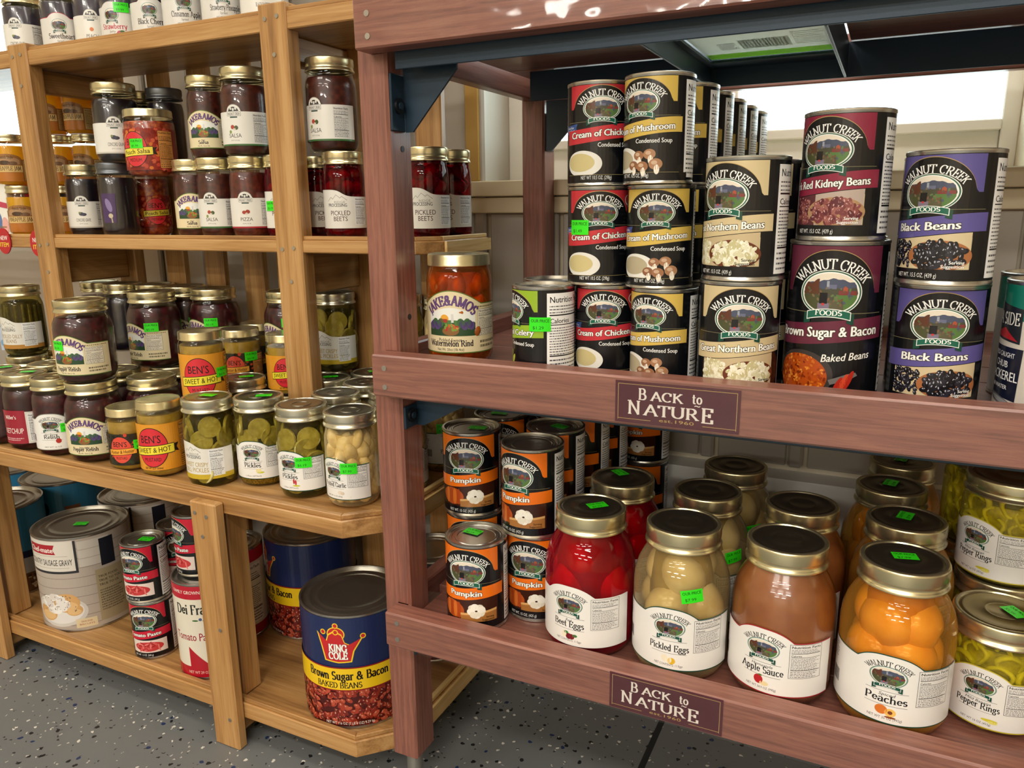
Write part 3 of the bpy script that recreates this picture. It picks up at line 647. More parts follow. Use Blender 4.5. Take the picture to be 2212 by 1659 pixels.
# ------------------------------------------------------------------ containers
def can_prof(R, H):
    return [(0, .002), (R*.86, .002), (R*.9, .0005), (R-.001, 0), (R+.0008, .0006), (R+.0008, .0028), (R-.0002, .0042), (R, .006), (R, H-.006), (R-.0002, H-.0042), (R+.0008, H-.0028),
            (R+.0008, H-.0006), (R-.0004, H), (R-.0022, H-.0002), (R-.0026, H-.0042), (R*.87, H-.0042), (R*.85, H-.0034), (R*.81, H-.0034), (R*.79, H-.0042), (R*.70, H-.0042),
            (R*.68, H-.0034), (R*.64, H-.0034), (R*.62, H-.0042), (R*.5, H-.0044), (0, H-.0044)]
CANS = {}; REG = []
def defcan(k, name, R, H, art): CANS[k] = (name, R, H, art)
LABELS = {}
def face(x, y, off): return math.atan2(-y, -x)+PI/2+math.radians(off)
STK = {}
def flat_sticker(parent, z, x=0, y=0, rz=0, price='$7.99', k=1.0):
    if price not in STK: STK[price] = sticker_art(price=price, flat=True).mesh('price_sticker')
    o = mesh_obj('price_sticker', STK[price], parent); o.location = (x, y, z); o.rotation_euler = (-PI/2, 0, rz); o.scale = (k, k, k); return o
def side_sticker(parent, R, z, deg, price='$7.99', tilt=0):
    key = ('s', R, price, tilt)
    if key not in STK:
        a = sticker_art(price=price); c, s_ = math.cos(tilt), math.sin(tilt)
        a.v = [(u*c-v*s_, u*s_+v*c, o) for u, v, o in a.v]; STK[key] = a.mesh('price_sticker', R+.0012)
    o = mesh_obj('price_sticker', STK[key], parent); o.location = (0, 0, z); o.rotation_euler = (0, 0, math.radians(deg)); return o
def can(k, x, y, z, off, label, group=None, top=None, side=None, cat='can', bodymat='tin'):
    name, R, H, art = CANS[k]
    e = empty(name, (x, y, z), label, cat, group, face(x, y, off))
    mesh_obj('tin_body', lathe_mesh('can%g_%g' % (R, H), can_prof(R, H), 48), e, bodymat)
    if k not in LABELS: LABELS[k] = art()
    mesh_obj('label', LABELS[k], e)
    if top: flat_sticker(e, H-.0030, top[0], top[1], top[2], top[3] if len(top) > 3 else '$1.49')
    if side: side_sticker(e, R, side[0], side[1], side[2])
    REG.append([e, R, H]); return e
defcan('chicken', 'soup_can', .0335, .1016, lambda: wc_can('label', 'c4303a', .0335, .1016, 'Cream of Chicken', netwt='NET WT 10.5 OZ. (298g)', badge=True, words=('Cream of Chicken', .074)))
defcan('mushroom', 'soup_can', .0335, .1016, lambda: wc_can('label', 'd4b455', .0335, .1016, 'Cream of Mushroom', netwt='NET WT. 10.5 OZ. (298g)', words=('Cream of Mushroom', .082)))
defcan('celery', 'soup_can', .0335, .1016, lambda: wc_can('label', '93b52c', .0335, .1016, 'Cream of Celery', netwt='NET WT. 10.5 OZ. (298g)', words=('Cream of Celery', .076)))
defcan('gn', 'bean_can', .038, .113, lambda: wc_can('label', 'd2bf94', .038, .113, 'Great Northern Beans', netwt='NET WT. 15.5 OZ. (439 g)', words=('Great Northern Beans', .082), txtcol='fffef6'))
defcan('kidney', 'bean_can', .038, .113, lambda: wc_can('label', '8c2440', .038, .113, 'Dark Red Kidney Beans', netwt='NET WT. 15.5 OZ. (439 g)', words=('Dark Red Kidney Beans', .084)))
defcan('black', 'bean_can', .038, .113, lambda: wc_can('label', '5c5496', .038, .113, 'Black Beans', netwt='NET WT. 15.5 OZ. (439 g)', words=('Black Beans', .056)))
defcan('pumpkin', 'pumpkin_can', .038, .113, lambda: wc_can('label', 'ee7416', .038, .113, 'Pumpkin', words=('Pumpkin', .042)))
defcan('baked', 'bean_can', .0435, .150, lambda: wc_can('label', '66263c', .0435, .150, 'bbeans', netwt='NET WT 28 OZ', words=('Brown Sugar & Bacon', .086)))
defcan('paste', 'tomato_paste_can', .034, .1016, lambda: wc_can('label', 'c81c36', .034, .1016, 'paste', netwt='NET WT. 12 OZ. (340 g)', words=('Tomato Paste', .062)))
def art_king():
    R, H = .0785, .178; a = Art(); C = 2*PI*R
    a.area(-C/2, C/2, .004, H-.004, '1f2c58', 0, n=90); a.area(-C/2, C/2, .004, .0625, '4a1410', 1, n=90)
    a.dots(-.2, .006, .2, .062, 760, .0050, ('8c2a1c', 'a63c28', '74201a', 'b85038', '5e1812'), 2, hl='d8a088', seed=5)
    sw = lambda u: .0075*math.sin(u/.05)*.0
    a.area(-C/2, C/2, .0615, .099, '8c1c1c', 26, n=90); a.area(-C/2, C/2, .0635, .097, 'f0c81c', 27, n=90)
    for q in (-.164, 0, .164):
        a.text('Brown Sugar & Bacon', q, .0795, .0125, '1c1410', 28, serif=True, bold=1.5, fit=.118)
        a.text('BAKED BEANS', q-.012, .0665, .0085, '1c1410', 28, serif=True, bold=1.2, fit=.066)
    cr = [(-.030, .150), (-.021, .136), (-.017, .136), (-.013, .148), (-.004, .154), (.006, .149), (.010, .137), (.016, .134), (.034, .143), (.022, .124), (.018, .108), (0, .1065), (-.019, .109), (-.024, .130)]
    def sc(p, k): return [(-.010+(x+.0)*k, .128+(y-.128)*k) for x, y in p]
    a.ell(-.012, .150, .013, .011, 'f0cc2a', 1); a.ell(-.012, .150, .0115, .0095, 'c4282c', 2)
    def tri(p, col, l):
        c = (-.010, .126)
        for i in range(len(p)):
            j = (i+1) % len(p); a.tri(c, p[i], p[j], col, l)
    tri(sc(cr, 1.06), 'f0cc2a', 3); tri(sc(cr, .97), 'c4282c', 4)
    for x, y in ((-.031, .152), (.026, .146), (-.012, .163), (-.012, .153)): a.ell(x, y, .0042, .0042, 'f0cc2a', 5); a.ell(x, y, .0028, .0028, 'c4282c', 6)
    a.text('KING', -.010, .1235, .0105, 'f8f6f0', 5, serif=True, bold=1.7, fit=.026, outline='3a1010'); a.text('COLE', -.010, .1115, .0105, 'f8f6f0', 5, serif=True, bold=1.7, fit=.027, outline='3a1010')
    a.text('NET WT 116 OZ (7 LB 4 OZ) 3.29 kg', 0, .0075, .0042, 'f0ece4', 26, fit=.07)
    return a.mesh('label', R)
defcan('king', 'large_bean_can', .0785, .178, art_king)
def art_chef():
    R, H = .0785, .178; a = Art(); C = 2*PI*R
    a.area(-C/2, C/2, .004, H-.004, 'b3a79c', 0, n=90)
    for i in range(9): a.area(-C/2, C/2, .012+i*.018, .0128+i*.018, '7d726a', 1, n=60)
    for i in range(3): a.rect(.036, .121+i*.0165, .088, .136+i*.0165, 'c9c2b8', 2)
    a.rect(-.062, .112, .034, .172, '2c2c30', 2); a.rect(-.062, .1165, .030, .1725, 'd9d3c9', 3)
    a.poly([(-.060, .148), (.000, .148), (-.004, .157), (.000, .166), (-.060, .166)], 'a82430', 4)
    a.text('Chef-mate', -.031, .1515, .0098, 'f4efe8', 5, serif=False, bold=.03, fit=.054)
    a.rect(-.05, .1445, .02, .145, '8a8078', 4); a.text('COUNTRY SAUSAGE GRAVY', -.018, .1275, .0115, '1e1c1e', 4, bold=.012, fit=.088)
    a.rect(-.05, .1225, .02, .123, '8a8078', 4)
    a.rect(.070, .115, .095, .166, '20222c', 3); a.rect(.058, .012, .12, .110, 'a59678', 2)
    for i in range(3): a.text(('TRUE FOOD.', 'TRUE TO YOU.', 'TRUE TO US.')[i], .062, .094-.008*i, .0045, '33291e', 3, bold=.015, align='l')
    a.lines(.062, .03, .105, .072, 9, '6e6250', 3, seed=4)
    a.ell(-.012, .040, .052, .030, 'cfcac4', 3); a.ell(-.012, .041, .046, .025, 'e2deda', 4)
    for x, y, r in ((-.034, .036, .021), (.006, .056, .023), (.018, .042, .014)):
        a.ell(x, y, r, r*.78, 'd3a468', 5); a.ell(x, y-r*.25, r*.8, r*.4, 'e0b880', 5.5)
    for i in range(26):
        t = i*2.399; a.ell(-.016+.028*math.cos(t)*(.4+.6*(i % 5)/5), .054+.016*math.sin(t)*(.4+.6*(i % 4)/4), .0085, .006, ('e8e2dc', 'dbd2cb', 'f0ece6')[i % 3], 6+i*.03, n=10)
    a.dots(-.045, .04, .022, .07, 60, .0011, ('6a5a50', '8a7a70'), 7.2, seed=8)
    a.rect(.018, .007, .052, .024, 'd9c9a4', 7); a.text('SERVE OVER', .035, .017, .0032, 'a83a30', 8, fit=.018); a.text('BISCUITS', .035, .0115, .0032, 'a83a30', 8, fit=.024)
    return a.mesh('label', R)
defcan('chef', 'large_gravy_can', .0785, .178, art_chef)
def art_blue():
    R, H = .0785, .178; a = Art(); C = 2*PI*R
    a.area(-C/2, C/2, .004, H-.004, '3a86b0', 0, n=80); a.area(-C/2, C/2, .004, .075, 'b8bcc0', 1, n=80)
    a.area(-C/2, C/2, lambda u: .068+.006*math.sin(u/.03), lambda u: .082+.006*math.sin(u/.03), '1c2a4c', 2, n=80)
    for q in (-.14, .06): a.ell(q, .022, .04, .02, '6e4a34', 3); a.dots(q-.03, .01, q+.03, .036, 40, .004, ('c8b49a', '8a5a3c', 'e0d6c4', '4a3020'), 4)
    for q in (-.06, .16): a.ell(q, .125, .022, .022, '16264a', 3); a.text('DAIRY', q, .122, .007, 'c8d4e0', 4, bold=.02, fit=.028)
    for q in (-.01, .2): a.rect(q, .10, q+.03, .128, '8a5a3a', 3)
    return a.mesh('label', R)
defcan('blue', 'large_blue_can', .0785, .178, art_blue)
def art_frat():
    R, H = .0515, .165; a = Art(); C = 2*PI*R
    a.area(-C/2, C/2, .004, H-.004, 'e2dccb', 0, n=70); a.area(-C/2, C/2, H-.026, H-.004, 'b81c30', 1, n=70); a.area(-C/2, C/2, .004, .022, 'b01828', 1, n=70)
    a.text('FAMILY GROWN SINCE 1892', 0, H-.017, .0058, 'f0e8e0', 2, bold=.01, fit=.085); a.text('Dei Fratelli', 0, H-.051, .0155, '22241e', 1, serif=True, bold=1.4, fit=.072)
    a.ell(.004, H-.060, .0026, .0026, '4a5a86', 1); a.ell(-.004, H-.062, .005, .0014, '3c6a34', 1); a.ell(.012, H-.062, .005, .0014, '3c6a34', 1)
    a.text('Tomato Paste', -.01, .068, .014, '9c1c34', 1, bold=.02, fit=.07)
    a.ell(.040, .064, .020, .028, 'c4302c', 2); a.ell(.036, .068, .010, .014, 'dd6a5a', 3); a.ell(.03, .07, .01, .0014, '4a7a34', 4)
    a.area(-.02, .03, .022, lambda u: .022+.03*max(0, 1-(u/.03+.5)), 'b01828', 2); a.text('NET WT 29 OZ (822g)', 0, .010, .005, 'e8c8c0', 2, fit=.05)
    a.nutrition(.072, .026, .118, H-.030, 2, seed=5)
    return a.mesh('label', R)
defcan('frat', 'tomato_can', .0515, .165, art_frat)
def art_mack():
    R, H = .038, .118; a = Art(); C = 2*PI*R
    a.area(-C/2, C/2, .004, H-.004, 'c9c3ba', 0, n=56); a.area(-C/2, C/2, H-.034, H-.004, '12705f', 1, n=56)
    a.poly([(-.026, .068), (.014, .064), (.014, .094), (-.026, .100)], '20242c', 2); a.text('BAYSIDE', -.005, .080, .010, 'e8e6e0', 3, serif=True, bold=1.0, fit=.034)
    a.poly([(-.024, .070), (.012, .066), (-.004, .077)], 'a8222c', 3)
    a.poly([(-.03, .020), (.016, .014), (.018, .060), (-.03, .062)], '10172c', 2)
    for t, y, h, wd in (('WILD CAUGHT', .052, .0045, .03), ('CHUB', .043, .006, .018), ('MACKEREL', .032, .0085, .040), ('IN WATER', .024, .0038, .022)): a.text(t, -.004, y, h, 'e4e6e8', 3, bold=.02, fit=wd, slope=-.05)
    a.ell(-.004, .014, .018, .0035, '5a5c60', 3, rot=-.2); a.ell(.0, .0135, .014, .002, '8a8c90', 4, rot=-.2); a.ell(.032, .034, .0065, .0075, '26365a', 2); a.ell(.032, .034, .0055, .0065, 'c9c3ba', 3); a.text('50%', .032, .031, .004, '26365a', 4, fit=.008)
    return a.mesh('label', R)
defcan('mack', 'mackerel_can', .038, .118, art_mack)
def art_dark():
    R, H = .057, .178; a = Art(); C = 2*PI*R
    a.area(-C/2, C/2, .004, H-.004, '14161c', 0, n=60); a.area(-C/2, C/2, .004, .05, '4a1410', 1, n=60); a.dots(-.17, .006, .17, .048, 260, .0058, ('8c2a1c', 'a63c28', '74201a', 'b85038'), 2, hl='d8a088', seed=9); return a.mesh('label', R)
defcan('dark', 'large_black_can', .057, .178, art_dark)
# ------------------------------------------------------------------ jars
JT = {
 'quart': dict(R=.0525, H=.168, L=.0405, z0=.145, seg=56, prof=[(0, .003), (.04, 0), (.0475, .004), (.0520, .014), (.0525, .022), (.0525, .098), (.0515, .108), (.048, .121), (.0425, .132), (.0385, .139), (.0375, .148)], fill=.143, lz=.018, lh=.070),
 'pint': dict(R=.0375, H=0.131, L=.0352, z0=0.1115, seg=44, prof=[(0, 0.0022), (.03, 0.0000), (.0345, 0.0032), (.0372, 0.0108), (.0375, 0.0173), (.0375, 0.0888), (.0365, 0.0974), (.0340, 0.1050), (.0330, 0.1083), (.0330, 0.1148)], fill=0.1039, lz=.014, lh=.060),
 'jake': dict(R=.0440, H=.131, L=.0385, z0=.1115, seg=48, prof=[(0, .002), (.034, 0), (.040, .004), (.0437, .012), (.0440, .019), (.0440, .084), (.0428, .093), (.0395, .101), (.0368, .107), (.0362, .114)], fill=.104, lz=.016, lh=.062),
 'squat': dict(R=.0405, H=.108, L=.0390, z0=.095, seg=44, plainlid=True, prof=[(0, .002), (.033, 0), (.038, .003), (.0402, .009), (.0405, .014), (.0405, .084), (.0395, .089), (.0375, .093), (.0370, .100)], fill=.088, lz=.010, lh=.066),
 'slim': dict(R=.0310, H=.127, L=.0302, z0=.108, seg=40, prof=[(0, .002), (.026, 0), (.0288, .003), (.0308, .010), (.0310, .016), (.0310, .086), (.0302, .095), (.0288, .102), (.0283, .106), (.0283, .112)], fill=.102, lz=.016, lh=.056),
 'wide': dict(R=.0365, H=0.131, L=.0360, z0=0.1115, seg=44, prof=[(0, 0.0022), (.029, 0.0000), (.0335, 0.0033), (.0362, 0.0109), (.0365, 0.0175), (.0365, 0.0895), (.0360, 0.0972), (.0345, 0.1026), (.0338, 0.1070), (.0338, 0.1135)], fill=0.1026, lz=.014, lh=.056),
 'mustard': dict(R=.0335, H=.100, L=.0325, z0=.087, seg=40, plainlid=True, prof=[(0, .002), (.027, 0), (.0315, .003), (.0333, .008), (.0335, .012), (.0335, .078), (.0325, .083), (.0310, .086), (.0308, .092)], fill=.079, lz=.011, lh=.056),
 'mustard2': dict(R=.0335, H=.118, L=.0325, z0=.105, seg=40, plainlid=True, prof=[(0, .002), (.027, 0), (.0315, .003), (.0333, .008), (.0335, .012), (.0335, .096), (.0325, .101), (.0310, .104), (.0308, .110)], fill=.097, lz=.013, lh=.072),
 'jam': dict(R=.0285, H=.094, L=.0275, z0=.080, seg=36, prof=[(0, .002), (.023, 0), (.0268, .003), (.0283, .008), (.0285, .012), (.0285, .070), (.0277, .075), (.0262, .079), (.0258, .085)], fill=.073, lz=.008, lh=.050),
 'rind': dict(R=.0395, H=.130, L=.0378, z0=.116, seg=48, plainlid=True, prof=[(0, .002), (.032, 0), (.037, .004), (.0393, .010), (.0395, .016), (.0395, .098), (.0385, .106), (.0362, .113), (.0355, .116), (.0355, .123)], fill=.110, lz=.016, lh=.072),
 'jelly': dict(R=.0345, H=.105, L=.0325, z0=.090, seg=40, prof=[(0, .002), (.028, 0), (.0325, .003), (.0343, .008), (.0345, .012), (.0345, .080), (.0335, .086), (.0310, .090), (.0305, .096)], fill=.084, lz=.008, lh=.056),
}
def lid_mesh(k, L, z0, z1, plainlid, seg=96):
    if plainlid:
        p = [(L*.97, z0), (L, z0+.0006), (L, z0+.002), (L*.99, z0+.003), (L*.99, z1-.003), (L*.97, z1-.0006), (L*.93, z1), (L*.88, z1-.0008), (L*.5, z1-.0016), (0, z1-.0016)]
        return lathe_mesh('lid_'+k, p, 48)
    p = [(L*.95, z0), (L*1.02, z0+.0006), (L*1.025, z0+.002), (L*1.0, z0+.0036), (L*.975, z0+.005), (L*.97, z0+.0075), (L*.985, z0+.0085), (L, z0+.0098), (L, z1-.0030), (L*.99, z1-.0012),
         (L*.965, z1-.0002), (L*.93, z1), (L*.89, z1-.0002), (L*.87, z1-.0014)]
    return lathe_mesh('lid_'+k, p, seg, knurl=(z0+.0095, z1-.0025))
def disc_mesh(k, L, z1):
    return lathe_mesh('disc_'+k, [(L*.872, z1-.0016), (L*.82, z1-.0006), (L*.78, z1-.0006), (L*.74, z1-.0014), (L*.40, z1-.0014), (L*.38, z1-.0007), (L*.34, z1-.0007), (L*.32, z1-.0014), (0, z1-.0014)], 40)
PM = {}
def piece_mesh(kind, mt):
    if (kind, mt) in PM: return PM[(kind, mt)]
    bm = bmesh.new()
    if kind == 'slice':
        bmesh.ops.create_cone(bm, cap_ends=True, segments=18, radius1=.0160, radius2=.0160, depth=.0045); bmesh.ops.bevel(bm, geom=[e for e in bm.edges if abs(e.verts[0].co.z-e.verts[1].co.z) < 1e-6], offset=.0008, segments=1, affect='EDGES')
    elif kind == 'ring':
        me = bpy.data.meshes.new('ring'); vs, fs = [], []
        for i in range(16):
            for j in range(6):
                a, b = 2*PI*i/16, 2*PI*j/6; r = .0105+.0026*math.cos(b)*.9
                vs.append((r*math.cos(a), r*math.sin(a)*(1+.15*math.cos(3*a)), .0034*math.sin(b)))
        for i in range(16):
            for j in range(6): fs.append((i*6+j, ((i+1) % 16)*6+j, ((i+1) % 16)*6+(j+1) % 6, i*6+(j+1) % 6))
        me.from_pydata(vs, [], fs)
        for p in me.polygons: p.use_smooth = True
        bm.free(); PM[(kind, mt)] = me; return me
    elif kind == 'stick':
        bmesh.ops.create_cone(bm, cap_ends=True, segments=8, radius1=.0036, radius2=.003, depth=.085)
    else:
        bmesh.ops.create_icosphere(bm, subdivisions=3 if kind in ('egg', 'peach') else 2, radius=1)
        sx = {'egg': (.0240, .0240, .0290), 'peach': (.0290, .0290, .0245), 'clove': (.0100, .0070, .0150), 'beet': (.0115, .0115, .0105)}[kind]
        for v in bm.verts:
            z = v.co.z; t = 1+(.10*z if kind == 'egg' else 0) + (.25*z if kind == 'clove' else 0)
            v.co = Vector((v.co.x*sx[0]/t, v.co.y*sx[1]/t, z*sx[2]))
            if kind == 'peach': v.co *= 1-.10*math.exp(-((v.co.y/.007)**2))*(1 if v.co.x > 0 else 0)
    PM[(kind, mt)] = finish(bm, kind); return PM[(kind, mt)]
PIECES = {  # piece, mesh, material, layers (z, n), radial inset, orientation
 'pickles': ('pickle_slice', 'slice', 'pickle_flesh', [(.022, 5), (.038, 5), (.055, 6), (.072, 5), (.087, 5)], .0075, 'radial'),
 'garlic': ('garlic_clove', 'clove', 'garlic_clove', [(.020, 10), (.039, 11), (.058, 11), (.077, 11), (.093, 9)], .0095, 'tilt'),
 'peppers': ('pepper_ring', 'ring', 'pepper_flesh', [(.015, 7), (.029, 8), (.044, 8), (.059, 8), (.074, 8), (.086, 7)], .009, 'radial'),
 'eggs': ('egg', 'egg', 'egg_white', [(.037, 4), (.078, 4), (.113, 3)], .0255, 'tilt'),
 'redeggs': ('egg', 'egg', 'egg_red', [(.037, 4), (.078, 4), (.113, 3)], .0255, 'tilt'),
 'peaches': ('peach_half', 'peach', 'peach_flesh', [(.036, 4), (.072, 4), (.106, 4)], .0302, 'radial'),
 'beets': ('baby_beet', 'beet', 'beet_flesh', [(.016, 6), (.036, 7), (.056, 6), (.076, 7), (.094, 5)], .0135, 'tilt'),
 'dilly': ('green_bean', 'stick', 'bean_green', [(.052, 16)], .0060, 'up'),
 'rinds': ('rind_chunk', 'clove', 'core_amber', [(.02, 9), (.045, 9), (.07, 9), (.095, 8)], .0095, 'tilt'),
}
# contents: opaque mass, tinted shell, pieces, core radius factor
CONT = {
 'pickles': ('core_olive', 'brine_olive', 'pickles', .70), 'garlic': ('core_garlic', 'brine_garlic', 'garlic', .72), 'peppers': ('core_yellow', 'brine_yellow', 'peppers', .80),
 'eggs': ('core_egg', 'brine_egg', 'eggs', .66), 'redeggs': ('core_red', 'brine_red', 'redeggs', .74), 'peaches': ('core_peach', 'brine_peach', 'peaches', .66),
 'beets': ('core_beet', 'brine_beet', 'beets', .55), 'dilly': ('core_olive', 'brine_olive', 'dilly', .8), 'rinds': ('core_amber', 'brine_amber', 'rinds', .74),
}
JAR_N = [0]
def jar(t, cont, lab, x, y, z, off, label, group=None, top=None, side=None, lid='brass', disc='brass_disc', name='glass_jar', cat='jar', pieces=True):
    J = JT[t]; R, H = J['R'], J['H']; JAR_N[0] += 1
    e = empty(name, (x, y, z), label, cat, group, face(x, y, off))
    if cont in CONT:
        core, shell, pc, kf = CONT[cont]
        prof = [(r*kf, zz+.003) for r, zz in J['prof'] if zz+.003 < J['fill']]+[(J['prof'][-1][0]*kf*.9, J['fill']-.002), (0, J['fill'])]
        mesh_obj('contents', lathe_mesh('core_%s_%s' % (t, cont), prof, 24), e, core)
        mesh_obj('glass', lathe_mesh('glass_%s_%s' % (t, shell), J['prof'], J['seg']), e, shell)
        if pieces:
            pn, pm, mt, layers, ins, ori = PIECES[pc]; rg = random.Random(JAR_N[0]*17+5)
            sc = 1.0 if R > .05 or pc not in ('eggs',) else .8
            for zz, n in layers:
                zz = zz*(1 if R > .05 or pc in ('pickles', 'garlic', 'peppers', 'beets', 'rinds', 'dilly') else H/.168)
                if zz > J['fill']: continue
                a0 = rg.random()*6.28
                rr = next((r for r, q in reversed(J['prof']) if q <= zz), R); nx = next((r for r, q in J['prof'] if q >= zz+.01), R)
                rr = min(rr, nx)-ins
                for i in range(n):
                    a = a0+2*PI*(i+rg.uniform(-.12, .12))/n
                    o = mesh_obj(pn, piece_mesh(pm, mt), e, mt); r2 = rr-rg.uniform(0, .0015)
                    o.location = (r2*math.cos(a), r2*math.sin(a), zz+rg.uniform(-.003, .003))
                    if ori == 'radial': o.rotation_euler = (rg.uniform(-.35, .35), PI/2+rg.uniform(-.3, .3), a)
                    elif ori == 'tilt': o.rotation_euler = (rg.uniform(-.5, .5), rg.uniform(-.5, .5), rg.uniform(0, 6))
                    else: o.rotation_euler = (rg.uniform(-.08, .08), rg.uniform(-.08, .08), 0)
    else:
        prof = [(max(0, r-.0013), zz+.002) for r, zz in J['prof'] if zz+.002 < J['fill']]
        r_end = next((r for r, q in J['prof'] if q >= J['fill']), R)-.0013
        prof += [(r_end, J['fill']), (0, J['fill'])]
        mesh_obj('contents', lathe_mesh('fill_%s_%s' % (t, cont), prof, 36), e, cont)
        mesh_obj('glass', lathe_mesh('glass_%s' % t, J['prof'], J['seg']), e, 'glass')
    L, z0 = J['L'], J['z0']
    lo = mesh_obj('lid', lathe_copy(lid_mesh(t, L, z0, H, J.get('plainlid')), lid), e, None)
    if not J.get('plainlid'): mesh_obj('lid_disc', lathe_copy(disc_mesh(t, L, H), disc), lo, None)
    if lab:
        if (lab, t) not in LABELS: LABELS[(lab, t)] = PROD[lab](J)
        mesh_obj('label', LABELS[(lab, t)], e)
    if top: flat_sticker(e, H+.0002, top[0], top[1], top[2], top[3] if len(top) > 3 else '$5.19')
    if side: side_sticker(e, R, side[0], side[1], side[2], side[3] if len(side) > 3 else 0)
    REG.append([e, R, H]); return e
_LC = {}
def lathe_copy(me, mat):
    k = (me.name, mat)
    if k not in _LC:
        m = me.copy() if me.materials and me.materials[0].name != mat else me
        if not m.materials: m.materials.append(MATS[mat])
        elif m.materials[0].name != mat: m.materials.clear(); m.materials.append(MATS[mat])
        _LC[k] = m
    return _LC[k]
_g = {'apple': [(-.003, .002, .0058, .0062, 'b8242c'), (.004, -.002, .0055, .0032, 'ead9a8'), (-.001, .008, .0025, .0012, '4a7a34')],
      'peach': [(-.004, .002, .0068, .006, 'd8782c'), (.0055, 0, .0062, .0052, 'f0c060'), (.0055, 0, .0026, .0024, '7a3a20'), (.006, -.006, .006, .0014, '8a4a24')],
      'eggs': [(-.005, .001, .004, .005, 'efe6cc'), (0, -.001, .0045, .005, 'f2ecd8'), (.004, -.002, .005, .0048, 'e4b82c')],
      'beet': [(-.006, 0, .0035, .005, 'efe6cc'), (.001, -.002, .0048, .0045, '6e1424'), (.005, -.002, .0042, .0042, '7e1c2c'), (-.003, .003, .0035, .0022, '3a7a3a'), (.0095, 0, .0035, .0022, '3a7a3a')],
      'pepper': [(.016, -.002, .010, .0022, 'd8cc3a'), (.020, -.004, .006, .0024, 'e6de7a')],
      'onion': [(.013, .004, .006, .005, 'e8dca0'), (.017, .0, .008, .0022, 'c8c83c')],
      'chili': [(.010, .006, .002, .006, 'b8202c'), (.014, .004, .002, .006, 'c02430'), (.015, -.003, .008, .002, 'c8c83c')],
      'garlic': [(.014, 0, .0055, .0045, 'e4d8c8'), (.019, -.001, .004, .0035, 'd4c4b0')]}
